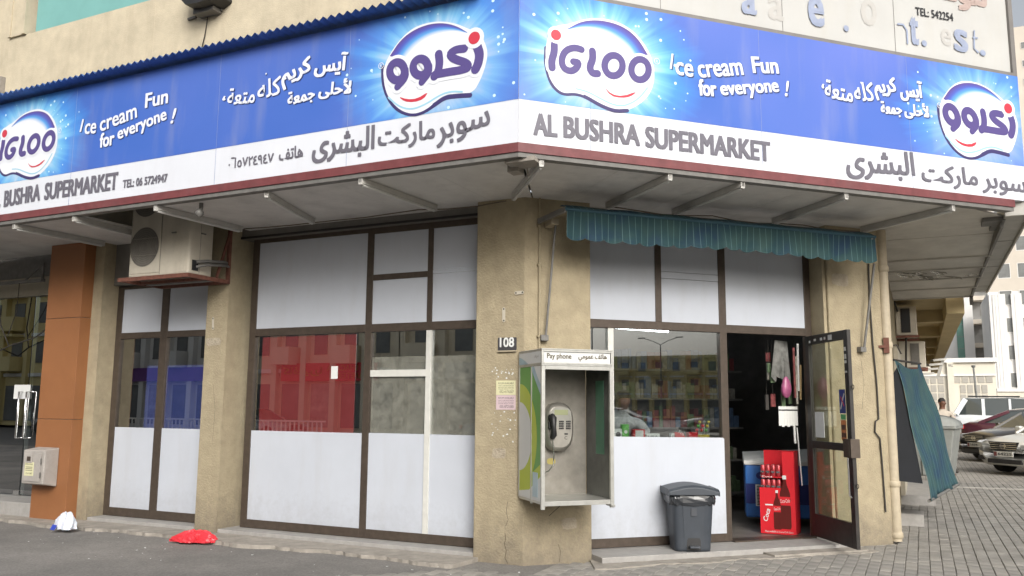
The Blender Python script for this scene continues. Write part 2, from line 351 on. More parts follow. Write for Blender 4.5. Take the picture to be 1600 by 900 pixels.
MB().add([(-400, -400, -.16), (400, -400, -.16), (400, 400, -.16), (-400, 400, -.16)], [(0, 1, 2, 3)]).solo('ground', ASPR, None, None, kind='structure')
# pavement in front of the shop: one sheet with slightly uneven surface
mb = MB(); nx, ny = 60, 40; x0, x1, y0, y1 = -30.0, -1.3, -3.5, 7.9
for j in range(ny+1):
    for i in range(nx+1):
        x = x0+(x1-x0)*i/nx; y = y0+(y1-y0)*j/ny
        mb.v.append((x, y, -.010+.004*math.sin(x*1.7+y)*math.cos(y*1.3))); mb.c.append((1, 1, 1))
for j in range(ny):
    for i in range(nx): mb.f.append([j*(nx+1)+i, j*(nx+1)+i+1, (j+1)*(nx+1)+i+1, (j+1)*(nx+1)+i]); mb.m.append(0); mb.sm.append(True)
pav = mb.solo('pavement', ASPH, None, None, kind='structure')
MB().box(-30, 60, -3.65, -3.5, -.16, .0).part('kerb', CONC, pav)
MB().add([(-1.3, -3.5, -.012), (60, -3.5, -.012), (60, 24, -.012), (-1.3, 24, -.012)], [(0, 1, 2, 3)]).solo('side_pavement', BRK, None, None, kind='structure')
sp = bpy.data.objects['side_pavement']
MB().add([(-1.3, 24, -.012), (60, 24, -.012), (60, 140, .9), (-1.3, 140, .9)], [(0, 1, 2, 3)]).solo('parking_ground', BRK, None, None, kind='structure')
MB().box(-.35, 60, 18.9, 19.1, -.05, .004).part('drain_strip', M('strip_pale', (.42, .40, .36), .9, var=.15), sp)
# paving blocks: long side along the street, staggered courses
bw, bl = .108, .212
def block(mbx, cx, cy, jz):
    hx, hy = bw/2-.0035, bl/2-.0035; t = .004
    v = [(cx-hx, cy-hy, -.05), (cx+hx, cy-hy, -.05), (cx+hx, cy+hy, -.05), (cx-hx, cy+hy, -.05),
         (cx-hx, cy-hy, jz-t), (cx+hx, cy-hy, jz-t), (cx+hx, cy+hy, jz-t), (cx-hx, cy+hy, jz-t),
         (cx-hx+t, cy-hy+t, jz), (cx+hx-t, cy-hy+t, jz), (cx+hx-t, cy+hy-t, jz), (cx-hx+t, cy+hy-t, jz)]
    f = [(0, 1, 5, 4), (1, 2, 6, 5), (2, 3, 7, 6), (3, 0, 4, 7), (4, 5, 9, 8), (5, 6, 10, 9), (6, 7, 11, 10), (7, 4, 8, 11), (8, 9, 10, 11)]
    mbx.add(v, f)
cells = []
for i in range(-44, 60):
    for j in range(0, 70):
        cx = -1.25+i*bw; cy = 5.4+(j+(.5 if i % 2 else 0))*bl
        if cx > 4.6: continue
        # keep clear of the building footprint (behind the chamfer, behind the left pillars)
        if (-(cx-PC.x)+(cy-PC.y))*S2 > -.05 and cx < -.1 and not (cy > 10.75 and cx > -.34): continue
        if cx < -3.3 and cy > 7.12: continue
        if cx < -5.0-.35*math.sin(cy*3): continue
        cells.append((cx, cy))
inv = cam.matrix_world.inverted()
def inview(p, m=0.02):
    q = inv @ Vector(p)
    if q.z > -.1: return False
    return abs(q.x/-q.z*FPX) < 800*(1+m) and abs(q.y/-q.z*FPX) < 450*(1+m)
vis = sorted([c for c in cells if inview((c[0], c[1], 0))], key=lambda c: c[0]**2+c[1]**2)
near, rest = vis[:290], vis[290:]
rs = random.Random(3); protos = []
for k in range(4):
    b_ = MB(); block(b_, 0, 0, .0); protos.append(b_.mesh('paving_block', BLOCK if k < 3 else BLOCK2))
for c in near:
    o = bpy.data.objects.new('paving_block', rs.choice(protos)); COL.objects.link(o); o.parent = sp
    o.location = (c[0]+rs.uniform(-.0015, .0015), c[1], rs.uniform(-.003, .003)); o.rotation_euler = (rs.uniform(-.012, .012), rs.uniform(-.018, .018), rs.uniform(-.01, .01))
mb = MB()
for c in rest: block(mb, c[0]+rs.uniform(-.0015, .0015), c[1], rs.uniform(-.0035, .0035))
mb.part('paving_blocks', BLOCK, sp, kind='stuff')
# broken edge between old asphalt and blocks
# ------------------------------------------------------------------ main building
bld = thing('corner_building', 'sand plastered corner building whose chamfered ground floor holds the supermarket', 'building', FR_W, (-3.5, 8.5, 0))
def wpart(name, mat, frame, fn, label=None, parent=None, kind=None, bevel=0):
    """part of the building modelled in a wall frame"""
    m = MB(); fn(m); m.v = [tuple(frame @ Vector(p)) for p in m.v]
    return m.part(name, mat, parent or bld, label, bevel, kind)
PH = 3.66
# pillars on the left facade
def pil(name, x0, x1, v1, mat=PL, z0=0): return wpart(name, mat, FR_L, lambda m: m.box(x0, x1, 0, v1, z0, PH))
pil('pillar', -7.76, -7.42, .42); pil('pillar', -9.99, -9.62, .42)
# corner pillar: wraps the chamfer corner
e1 = FR_D @ Vector((.725, 0, 0)); e2 = FR_D @ Vector((.725, .42, 0))
prof = [(-4.06, 0), (PC.x, 0), (e1.x, e1.y-YF), (e2.x, e2.y-YF), (-3.7, .42), (-4.06, .42)]
def prism(m, prof, z0, z1, mi=0):
    n = len(prof); v = [(p[0], p[1], z0) for p in prof]+[(p[0], p[1], z1) for p in prof]
    m.add(v, [tuple(range(n))[::-1], tuple(range(n, 2*n))]+[(i, (i+1) % n, n+(i+1) % n, n+i) for i in range(n)], mi)
wpart('pillar', PL, FR_L, lambda m: prism(m, prof, -.03, PH), 'wide corner pillar with flaking posters', bevel=.012)
# right-hand pillar on the chamfer end, wraps into the side street
a = FR_D @ Vector((3.70, 0, 0)); b = FR_D @ Vector((4.45, 0, 0)); c = Vector((b.x, b.y+.75, 0)); d = FR_D @ Vector((3.70, .42, 0))
wpart('pillar', PL, FR_W, lambda m: prism(m, [(a.x, a.y), (b.x, b.y), (c.x, c.y), (c.x-.3, c.y+.02), (d.x, d.y)], -.03, PH), 'broad plaster pillar beside the open door', bevel=.015)
# narrow return beside door is the side of that pillar: its shade is painted as a darker skim 3 mm proud
wpart('reveal', PLD, FR_D, lambda m: m.box(3.655, 3.697, .03, .26, 0, 3.3))
# scars in the plaster
PATCH = M('plaster_patch', (.36, .31, .235), .95, var=.2, scale=14, bump=.8, bscale=60); CRK = M('crack_dark', (.07, .055, .04), .95)
def scar(frame, pts, w_, v=-.0015):
    m = MB(); m.stroke([pix(frame, x, y, v) for x, y in pts], w_, v); m.v = [tuple(frame @ Vector(p)) for p in m.v]; m.part('crack', CRK, bld)
scar(FR_L, [(789, 833), (790, 842), (788, 850), (791, 860), (789, 872), (793, 880)], .006); scar(FR_L, [(793, 784), (791, 800), (794, 812), (790, 822)], .004); scar(FR_D, [(858, 806), (870, 795), (880, 786)], .006)
scar(FR_L, [(333, 600), (336, 640), (332, 690)], .003); scar(FR_D, [(872, 850), (876, 862), (874, 878)], .004); scar(FR_D, [(1345, 560), (1350, 600), (1347, 640)], .003)
def patch(frame, px0, py0, px1, py1, seed, v=-.004):
    rs = random.Random(seed); a, b = pix(frame, px0, py1, v), pix(frame, px1, py0, v); cx, cz = (a[0]+b[0])/2, (a[1]+b[1])/2; n = 18
    pts = [(cx+(b[0]-a[0])/2*math.copysign(abs(math.cos(t))**.5, math.cos(t))*rs.uniform(.85, 1.08), cz+(b[1]-a[1])/2*math.copysign(abs(math.sin(t))**.5, math.sin(t))*rs.uniform(.85, 1.08)) for t in [2*math.pi*k/n+.05 for k in range(n)]]
    m = MB(); m.plate(pts, v, .0035); m.v = [tuple(frame @ Vector(p)) for p in m.v]; m.part('plaster_patch', PATCH, bld)
patch(FR_L, 321, 527, 345, 541, 2); patch(FR_D, 1300, 428, 1326, 446, 3); patch(FR_D, 878, 808, 902, 828, 4); patch(FR_L, 768, 700, 790, 716, 5)
# shutter boxes over the glazing
HB = M('shutter_box', (.17, .16, .145), .6, var=.15, stain=.3)
wpart('lintel', HB, FR_L, lambda m: (m.box(-7.42, -4.06, .17, .45, 3.50, PH), m.box(-9.62, -7.76, .17, .45, 3.05, PH)))
wpart('lintel', HB, FR_D, lambda m: m.box(.725, 3.70, .17, .45, 3.49, PH))
wpart('lintel_rail', FRD, FR_L, lambda m: m.box(-7.42, -4.06, .15, .17, 3.50, 3.525))
# upper storey wall above the canopy (left) with recesses
wpart('wall', PLUP, FR_L, lambda m: (m.box(-12.05, -9.0, 0, .3, PH+.1, 6.9), m.box(-12.05, PC.x+.0, 0.001, .3, PH+.1, 6.90), m.box(-12.04, -11.66, -.03, .3, 6.9, 9), m.box(-6, PC.x, 0, .3, 6.9, 9), m.box(-12.9, -12.06, .10, .4, PH+.1, 9)))
def uppers(m):
    m.box(-30, -12.9, 0, .3, PH+.1, 9)
wpart('wall', PLUP, FR_L, uppers)
wpart('wall', PLUP, FR_D, lambda m: m.box(-.02, 4.47, 0.002, .3, PH+.1, 9))
wpart('window_band', TEAL, FR_L, lambda m: m.box(-11.55, -6, .06, .12, 6.88, 9), 'faded teal panel above the canopy')
wpart('window_trim', PLUP, FR_L, lambda m: (m.box(-11.72, -11.66, -.05, -.031, 6.9, 9), m.box(-12.03, -11.98, -.05, -.031, 6.9, 9)))
wpart('ledge', CONC, FR_L, lambda m: m.box(-12.9, -12.07, -.06, .1, 6.05, 6.3))
# side street wall
def side(m):
    m.box(-.67, -.372, 11.5, 12.6, 0, 7); m.box(-.67, -.372, 12.6, 46, 2.6, 7); m.box(-1.1, -.9, 12.6, 46, 0, 2.6)
    for y in range(13, 46, 4): m.box(-.9, -.37, y+1.9, y+2.3, 0, 2.62)
wpart('side_wall', PLD, FR_W, side)
YEL = M('overhang_yellow', (.50, .40, .22), .85, var=.12, scale=2, stain=.25, stain_col=(.3, .24, .15))
def over(m):
    m.box(-.37, .78, 17.2, 46, 3.55, 7)                       # projecting first floor
    for y in (19.6, 23.5, 27.5, 31.5, 36): m.box(-.37, .72, y, y+.35, 3.3, 3.548)
    m.box(.5, .79, 17.19, 46, 3.22, 3.552)
wpart('overhang', YEL, FR_W, over)
for q_ in ((-.37, .12, 15.1, 18.3, 0, .15), (-.37, -.05, 12.4, 12.9, 0, .15), (-.37, .3, 22, 30, 0, .16)): wpart('step', SILL, FR_W, lambda m: m.box(*q_))
# threshold slabs and concrete aprons
wpart('threshold', SILL, FR_L, lambda m: (m.box(-7.42, -4.06, .02, .45, -.05, .066), m.box(-9.62, -7.76, .02, .45, -.05, .066)), bevel=.006)
wpart('threshold', SILL, FR_D, lambda m: m.box(.725, 3.70, -.23, .45, -.05, .064), bevel=.006)
def wavy(m, frame_pts, z, th=.05):
    n = len(frame_pts); m.add([(p[0], p[1], z) for p in frame_pts]+[(p[0], p[1], z-th) for p in frame_pts], [tuple(range(n))]+[(i, (i+1) % n, n+(i+1) % n, n+i) for i in range(n)])
rr = random.Random(5)
edge = [(-13+k*.07, -.42+rr.uniform(-.018, .018)-.05*math.sin(k*.16)-.025*math.sin(k*.57)) for k in range(130)]
edge = [p for p in edge if p[0] < -4.0]
wpart('apron', CONC, FR_L, lambda m: (wavy(m, edge+[(-4.0, -.1), (-4.0, .1), (-13, .1)], .028)), 'rough concrete apron')
edge2 = [(.55+k*.06, -.44+rr.uniform(-.02, .02)-.04*math.sin(k*.4)) for k in range(56)]
wpart('apron', CONC, FR_D, lambda m: (wavy(m, edge2+[(3.85, -.2), (3.75, .0), (.7, .0)], .012), m.box(2.55, 3.72, -.42, -.232, -.02, .030)), 'broken concrete apron')
# ------------------------------------------------------------------ interior shell (dark)
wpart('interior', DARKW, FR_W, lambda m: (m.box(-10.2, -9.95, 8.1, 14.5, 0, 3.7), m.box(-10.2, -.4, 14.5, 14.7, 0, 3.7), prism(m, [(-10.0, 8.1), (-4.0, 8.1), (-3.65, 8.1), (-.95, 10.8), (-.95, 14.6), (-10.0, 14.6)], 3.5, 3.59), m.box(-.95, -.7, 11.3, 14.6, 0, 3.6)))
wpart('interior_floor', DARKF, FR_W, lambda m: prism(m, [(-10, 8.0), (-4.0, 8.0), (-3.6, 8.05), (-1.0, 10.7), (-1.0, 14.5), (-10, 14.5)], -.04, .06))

# ------------------------------------------------------------------ shopfronts
def front(name, label, frame, base):
    return thing(name, label, 'shopfront', frame, base)
def memb(m, x0, x1, z0, z1, v=.25, d=.06, mi=0): m.box(x0, x1, v, v+d, z0, z1, mi)
PV0, PV1 = .262, .268      # panels sit slightly behind the frame face
# left small
sf = front('shopfront', 'narrow two-bay bronze shopfront with blue film, under the air conditioner', FR_L, (-8.7, .25, 0))
def f1(m):
    memb(m, -9.64, -9.52, .07, 3.04); memb(m, -8.80, -8.675, .07, 3.04, .249); memb(m, -7.82, -7.76, .07, 3.04)
    for a, b in ((-9.52, -8.80), (-8.675, -7.82)):
        memb(m, a, b, .07, .175); memb(m, a, b, 2.34, 2.42); memb(m, a, b, 3.0, 3.04)
m = MB(); f1(m); m.part('frame', FR, sf, bevel=.003)
for a, b in ((-9.52, -8.80), (-8.675, -7.82)):
    MB().box(a-.01, b+.01, PV0, PV1+.01, .17, 1.19).part('panel', WP, sf, 'lower white panel')
    MB().box(a-.01, b+.01, PV0, PV1+.01, 2.415, 3.01).part('panel', WP, sf, 'upper white panel')
    MB().box(a-.01, b+.01, .280, .286, 1.19, 2.35).part('pane', GL, sf)
# left big
sf2 = front('shopfront', 'wide white panelled shopfront with red film on its left pane', FR_L, (-5.65, .25, 0))
def f2(m):
    memb(m, -7.30, -7.205, .07, 3.50); memb(m, -5.605, -5.52, .07, 3.50, .249)
    memb(m, -4.80, -4.735, 2.40, 3.43, .2495)
    memb(m, -7.205, -5.605, .07, .165); memb(m, -5.52, -4.04, .07, .165)
    memb(m, -7.205, -5.605, 2.31, 2.40); memb(m, -5.52, -4.04, 2.31, 2.40)
    memb(m, -7.205, -5.605, 3.45, 3.50); memb(m, -5.52, -4.04, 3.43, 3.50)
    memb(m, -5.52, -4.80, 2.895, 2.96)
m = MB(); f2(m); m.part('frame', FR, sf2, bevel=.003)
MB().box(-4.80, -4.735, .2485, .30, .166, 2.308).part('mullion', WA, sf2, 'white mullion', .003)
MB().box(-5.52, -4.80, .251, .30, 1.81, 1.885).part('crossbar', WA, sf2, 'white crossbar', .003)
for (a, b, c, d) in ((-7.21, -5.6, 2.395, 3.455), (-5.53, -4.79, 2.955, 3.435), (-5.53, -4.79, 2.395, 2.90), (-4.74, -4.04, 2.395, 2.925), (-4.74, -4.04, 2.93, 2.965), (-4.74, -4.04, 2.97, 3.435),
                     (-7.21, -5.6, .16, 1.19), (-5.53, -4.79, .16, 1.195), (-4.74, -4.04, .16, 1.195)):
    MB().box(a, b, PV0 if c != 2.93 else PV0-.004, PV1+.012, c, d).part('panel', WP, sf2)
for (a, b, c, d) in ((-7.21, -5.6, 1.19, 2.32), (-5.53, -4.79, 1.195, 1.82), (-5.53, -4.79, 1.88, 2.32), (-4.74, -4.04, 1.195, 2.32)):
    MB().box(a, b, .282, .288, c, d).part('pane', GL, sf2)
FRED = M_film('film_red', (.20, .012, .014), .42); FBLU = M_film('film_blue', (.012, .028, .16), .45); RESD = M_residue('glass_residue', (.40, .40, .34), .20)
MB().box(-7.11, -5.74, .2795, .2812, 1.19, 2.30).part('window_film', FRED, sf2, 'red film over most of the left pane')
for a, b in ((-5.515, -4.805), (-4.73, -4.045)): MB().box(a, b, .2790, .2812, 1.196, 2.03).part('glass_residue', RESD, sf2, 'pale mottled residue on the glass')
MB().box(-9.02, -8.81, .2775, .2790, 1.19, 1.98).part('window_film', FBLU, sf, 'blue film'); MB().box(-8.665, -7.83, .2775, .2790, 1.19, 1.98).part('window_film', FBLU, sf, 'blue film')
# right, with the door opening
sf3 = front('shopfront', 'white panelled shopfront behind the pay phone, with doorway on its right', FR_D, (2.1, .25, 0))
def f3(m):
    memb(m, 1.615, 1.69, 2.42, 3.49); memb(m, 2.415, 2.505, .07, 3.49, .249); memb(m, 3.57, 3.655, .07, 3.49, .249)
    memb(m, .72, 2.415, .07, .165); memb(m, .72, 2.415, 2.33, 2.42, .2495); memb(m, 2.505, 3.57, 2.33, 2.42)
    memb(m, .72, 1.615, 3.42, 3.49); memb(m, 1.69, 2.415, 3.42, 3.49); memb(m, 2.505, 3.57, 3.42, 3.49)
m = MB(); f3(m); m.part('frame', FR, sf3, bevel=.003)
MB().box(1.04, 1.105, .251, .30, .166, 2.328).part('mullion', WA, sf3, 'white mullion', .003)
for (a, b, c, d) in ((.72, 1.62, 2.415, 3.43), (1.68, 2.42, 2.415, 2.90), (1.68, 2.42, 2.905, 2.975), (1.68, 2.42, 2.98, 3.43), (2.5, 3.58, 2.415, 3.43)):
    MB().box(a, b, PV0 if c != 2.905 else PV0-.003, PV1+.012, c, d).part('panel', WP, sf3)
m = MB(); m.plate([(.70, .168), (2.43, .160), (2.428, 1.16), (2.412, 1.172), (.70, 1.195)], .2425, .006)
m.part('panel', WP, sf3, 'large lower panel with curling corner', .002)
for (a, b) in ((.72, 1.04), (1.105, 2.42)): MB().box(a, b, .282, .288, 1.1, 2.34).part('pane', GL2, sf3)
MB().box(2.505, 3.57, .2, .4, .064, .078).part('door_sill', FR, sf3)

# ------------------------------------------------------------------ the open door
hx = FR_D @ Vector((3.565, .235, 0)); dang = math.radians(-58)
FRM_DOOR = Matrix.Translation((hx.x, hx.y, 0)) @ Matrix.Rotation(dang, 4, 'Z')     # local x from hinge to free edge
door = thing('door', 'open dark bronze glass door covered in small stickers, swung out beside the pillar', 'door', FRM_DOOR, (0, 0, .09))
DW, DB, DT = .97, .09, 2.32
def df(m):
    m.box(0, .085, -.02, .02, DB, DT); m.box(DW-.085, DW, -.02, .02, DB, DT)
    m.box(.085, DW-.085, -.02, .02, DB, DB+.25); m.box(.085, DW-.085, -.0195, .0195, DT-.10, DT); m.box(.085, DW-.085, -.0195, .0195, 1.06, 1.14)
m = MB(); df(m); dfo = m.part('door_frame', FRD, door, bevel=.003)
MB().box(.085, DW-.085, -.004, .004, DB+.25, 1.06).part('pane', GLD, door); MB().box(.085, DW-.085, -.004, .004, 1.14, DT-.1).part('pane', GLD, door)
m = MB(); m.box(DW-.13, DW+.03, -.05, .05, 1.0, 1.19); m.box(DW-.02, DW+.004, -.055, -.051, 1.02, 1.17, 1)
m.part('lock_box', [FR, FR], door, bevel=.004)
m = MB(); m.tube([(DW-.03, -.03, .60), (DW-.03, -.055, .62), (DW-.03, -.055, 1.0)], .009); m.part('bolt', CHR, door)
for z in (.72, 1.72):
    m = MB(); m.tube([(DW+.0, 0, z)]+[(DW+.035+.022*math.cos(t*math.pi/6), 0, z+.022*math.sin(t*math.pi/6)) for t in range(-6, 7)], .0045, 6); m.part('ring', WIRE, door)
stk = [(.12, 2.25, .035, .025), (.25, 2.262, .05, .025), (.40, 2.262, .05, .03), (.48, 2.265, .035, .03), (.60, 2.265, .085, .055)]
for i, (x, z, ww, hh) in enumerate(stk): MB().box(x-ww/2, x+ww/2, -.0225, -.0205, z-hh/2, z+hh/2).part('sticker', PAPW if i % 2 == 0 else WA, door)
for z, hh in ((2.12, .04), (2.04, .05), (1.985, .03), (1.88, .02)): MB().box(DW-.075, DW-.035, -.0225, -.0205, z-hh/2, z+hh/2).part('sticker', WA, door)
MB().box(.15, .36, -.009, -.005, 1.18, 1.46).part('notice', PAPW, door)
m = MB(); m.box(.725, .85, -.009, -.005, 1.45, 1.70, 0); m.stroke([(.75, 1.50), (.80, 1.60), (.83, 1.65)], .02, -.0095, 1); m.stroke([(.76, 1.62), (.82, 1.53)], .015, -.0097, 2)
m.part('poster', [M('poster_blue', (.02, .04, .22), .5), PAPW, RED], door)
m = MB(); m.box(.74, .84, -.009, -.005, 1.385, 1.44, 0); m.box(.74, .84, -.009, -.005, 1.17, 1.38, 1)
for k in range(8): m.box(.75+.022*(k % 4), .765+.022*(k % 4), -.0105, -.0095, 1.2+.08*(k//4), 1.25+.08*(k//4), 2)
m.part('poster', [M('poster_green', (.1, .4, .15), .5), M('poster_orange', (.55, .18, .05), .5), INK], door)

# ------------------------------------------------------------------ canopy
SCX, SCY = -2.964, 6.27          # sign corner
RX, RY = 1.14, 10.374            # right outer corner of canopy
can = thing('canopy', 'shallow canopy with stained grey soffit panels wrapping the corner over the shopfronts', 'canopy', FR_W, (-3.5, 7.6, 3.6))
def poly_slab(pts, z0, z1, gap=.004):
    cx = sum(p[0] for p in pts)/len(pts); cy = sum(p[1] for p in pts)/len(pts)
    q = []
    for p in pts:
        d = Vector((cx-p[0], cy-p[1])); d.normalize(); q.append((p[0]+d.x*gap, p[1]+d.y*gap))
    m = MB(); prism(m, q, z0, z1); return m
Ys = SCY+.06
cuts = [-16, -13, -10.8, -9.6, -8.50]
rj = random.Random(8)
for a, b in zip(cuts[:-1], cuts[1:]): poly_slab([(a, Ys), (b, Ys), (b, YF+.3), (a, YF+.3)], 3.60, 3.62).part('soffit_panel', SOF, can)
cuts = [-7.30, -6.1, -4.95, -3.9]
for a, b in zip(cuts[:-1], cuts[1:]): poly_slab([(a, Ys), (b, Ys), (b, YF+.2), (a, YF+.2)], 3.60, 3.62).part('soffit_panel', SOF, can)
poly_slab([(-3.9, Ys), (SCX-.02, Ys), (PC.x, PC.y+.2), (-3.9, YF+.2)], 3.60, 3.62).part('soffit_panel', SOF, can)
def dw(s, v): p = FR_D @ Vector((s, v, 0)); return (p.x, p.y)
sd0 = -.551
ss = [sd0, .3, 1.3, 2.3, 3.3, 4.2]
poly_slab([(SCX+.01, SCY+.05), dw(.45, -1.29), dw(.45, .2), (PC.x+.01, PC.y+.2)], 3.60, 3.62).part('soffit_panel', SOF, can)
for a, b in zip([.45, 1.45, 2.45, 3.45], [1.45, 2.45, 3.45, 4.3]): poly_slab([dw(a, -1.29), dw(b, -1.29), dw(b, .2), dw(a, .2)], 3.60, 3.62).part('soffit_panel', SOF, can)
# side street soffit: lapped boards running out to the gutter
ys = [10.0, 10.75, 11.5, 12.5, 13.5, 14.5, 15.7, 17.0]
p0 = dw(4.3, -1.29); p1 = dw(4.3, .2)
poly_slab([p0, (RX-.2, RY+.2), (RX-.2, 11.5), (-.37, 11.5), p1], 3.605, 3.625).part('soffit_board', SOFC, can)
for a, b in zip(ys[2:-1], ys[3:]):
    m = MB(); m.add([(-.37, a, 3.60), (RX-.2, a, 3.60), (RX-.2, b+.02, 3.50), (-.37, b+.02, 3.50), (-.37, a, 3.64), (RX-.2, a, 3.64), (RX-.2, b+.02, 3.64), (-.37, b+.02, 3.64)],
                    [(0, 1, 2, 3), (4, 7, 6, 5), (0, 4, 5, 1), (1, 5, 6, 2), (2, 6, 7, 3), (3, 7, 4, 0)]); m.box(-.36, RX-.21, b-.012, b+.0, 3.48, 3.52); m.part('soffit_board', SOFC, can)
# torn foil on one board
m = MB(); rf = random.Random(4)
for k in range(26):
    x = -.25+rf.random()*1.05; y = 13.6+rf.random()*.75; a = rf.uniform(-.3, .3); l_ = rf.uniform(.06, .22)
    m.add([(x, y, 3.50), (x+l_, y+a*l_, 3.47-rf.random()*.03), (x+l_*.9, y+a*l_+.05, 3.49), (x+.02, y+.04, 3.48)], [(0, 1, 2, 3)])
m.part('torn_foil', M('foil', (.55, .54, .5), .25, .8), can)
# gutter beam of the side street
m = MB(); m.box(RX-.22, RX, RY+.0, 17.0, 3.57, 3.80); m.box(RX-.005, RX+.02, RY, 17.0, 3.54, 3.9); m.part('gutter', GUT, can, bevel=.006)
m = MB(); m.box(RX-.25, RX-.222, RY+.2, 17.05, 3.49, 3.62); m.bar((RX-.24, 16.95, 3.48), (RX-.24, 17.1, 3.40), .05, .12); m.part('gutter_edge', GRT, can)
m = MB()
for y in (11.9, 14.0, 16.2): m.box(RX-.22, RX, y, y+.012, 3.5665, 3.569)
m.part('gutter_seam', GRT, can)
m = MB(); m.box(RX-.42, RX-.2, RY+.15, RY+.45, 3.56, 3.604); m.box(RX-.32, RX-.22, RY+.4, RY+.8, 3.57, 3.603); m.part('corner_plate', GRT, can, 'dark broken corner plate')
m = MB(); m.box(SCX-.16, SCX+.12, SCY+.06, SCY+.28, 3.565, 3.603); m.box(SCX-.20, SCX-.10, SCY+.2, SCY+.33, 3.53, 3.6); m.tube([(SCX-.06, SCY+.3, 3.6), (SCX-.05, SCY+.31, 3.5)], .008); m.part('corner_plate', CONC, can, 'crumbling corner plate')
# trims under the signs (butted at the corner)
def band(z0, z1, n0, n1):
    """closed ring segment following the three canopy edges at distance n0..n1"""
    def row(n):
        k = n*math.tan(math.radians(22.5))
        return [(-16, YF-n), (PC.x+k, YF-n), dw(4.45+ (n*math.tan(math.radians(22.5))+.06), -n)]
    o, i = row(n1), row(n0); m = MB(); v = [(p[0], p[1], z0) for p in o]+[(p[0], p[1], z0) for p in i]+[(p[0], p[1], z1) for p in o]+[(p[0], p[1], z1) for p in i]
    f = []
    for k in range(2): f += [(k, k+1, 6+k+1, 6+k), (3+k, 9+k, 9+k+1, 3+k+1), (k, 3+k, 3+k+1, k+1), (6+k, 6+k+1, 9+k+1, 9+k)]
    f += [(0, 6, 9, 3), (2, 5, 11, 8)]
    m.add(v, f); return m
band(3.635, 3.716, 1.24, 1.338).part('fascia_trim', MAR, can, 'maroon painted strip')
band(3.593, 3.633, 1.24, 1.325).part('fascia_trim', GRT, can, 'grey strip')
band(3.62, 5.0, .55, .57).part('canopy_lining', GRT, can) if False else None
m = MB(); prism(m, [(-16, SCY+.1), (SCX, SCY+.1), (RX-.2, RY+.1), (-.37, 10.75), (PC.x, PC.y), (-16, YF)], 5.0, 5.04); m.part('shade_lid', GRT, can)  # unseen lid added to keep the open soffit cavity dark
# cable along the soffit
def wire(pts, r=.007, mat=WIREB, parent=None, name='cable'):
    m = MB(); m.tube(pts, r, 5); return m.part(name, mat, parent or can)
wl = [(-7.2+.35*k, YF-.04-.03*math.sin(k*1.3), 3.575-.022*abs(math.sin(k*.9))) for k in range(11)]
wire(wl)
wd = [FR_D @ Vector((.95+.3*k, -.05-.02*math.sin(k*2), 3.57-.03*abs(math.sin(k*.8)))) for k in range(12)]
wire(wd)
# corrugated lip over the left sign
m = MB(); v = []; n = 0; x = -16.0; k = 0; f = []
while x < -3.3:
    zz = 5.14+(.026 if k % 2 else -.012); v += [(x, 6.10, zz), (x, 6.40, zz+.012)]; x += .047; k += 1
for i in range(k-1): f.append((2*i, 2*i+2, 2*i+3, 2*i+1))
m.add(v, f); n0 = len(m.v); m.add([(p[0], p[1], p[2]+.006) for p in v], [q[::-1] for q in f])
m.part('corrugated_lip', SHT, can, 'blue corrugated sheet edge above the left sign')

# ------------------------------------------------------------------ fluorescent battens
def lamp(p_in, p_out, label, twin=True):
    a = Vector((*p_in, 0)); b = Vector((*p_out, 0)); d = b-a; ang = math.atan2(d.y, d.x); ln = min(d.length, 1.26)
    fr = Matrix.Translation((a.x, a.y, 3.598)) @ Matrix.Rotation(ang, 4, 'Z')
    t = thing('batten_lamp', label, 'lamp', fr, (0, 0, 0), 'unlit fluorescent battens under the canopy')
    m = MB(); m.box(0, ln, -.022, .022, -.055, -.001); m.box(0, .035, -.02, .02, -.068, -.002); m.box(ln-.03, ln, -.02, .02, -.068, -.002); m.part('lamp_housing', TUBEF, t, bevel=.003)
    m = MB(); m.tube([(.035, .0, -.066), (ln-.035, .0, -.066)], .014, 10); m.part('lamp_tube', TUBEW, t)
    return t
for (xi, yi), (xo, yo), lb in (((-4.52, 7.53), (-4.60, 6.29), 'unlit batten lamp above the two small white upper panels of the wide left shopfront'),
                               ((-6.13, 7.52), (-5.74, 6.29), 'crooked unlit batten lamp above the largest upper white panel'),
                               ((-7.20, 7.52), (-7.25, 6.29), 'unlit batten lamp just right of the air conditioner'),
                               ((-8.60, 7.50), (-8.53, 6.29), 'unlit batten lamp disappearing behind the left of the air conditioner'),
                               ((-9.53, 7.50), (-9.57, 6.29), 'unlit batten lamp above the orange column, leftmost of the row')):
    lamp((xi, yi), (xo, yo), lb)
for s0, s1, lb in ((-.15, -.33, 'steeply angled batten lamp at the corner over the plaster pillar'), (.88, .92, 'unlit batten lamp above the left end of the teal awning'),
                   (1.66, 1.69, 'unlit batten lamp above the middle of the teal awning'), (2.93, 2.88, 'unlit batten lamp above the doorway end of the teal awning'),
                   (4.15, 4.24, 'unlit batten lamp at the far right, beside the lapped soffit boards')):
    lamp(dw(s0, -.08), dw(s1, -1.31), lb)
m = MB(); m.tube([(0, 0, 0), (0, 0, -.05), (.01, -.02, -.09)], .022, 8); m.lathe(.01, -.03, [(.012, -.16), (.045, -.13), (.045, -.10), (.02, -.07)], 10)
m.solo('lamp_holder', GRT, 'small dangling bulb holder on the soffit right of the air conditioner', 'lamp holder', Matrix.Translation((-6.75, 6.45, 3.6)))

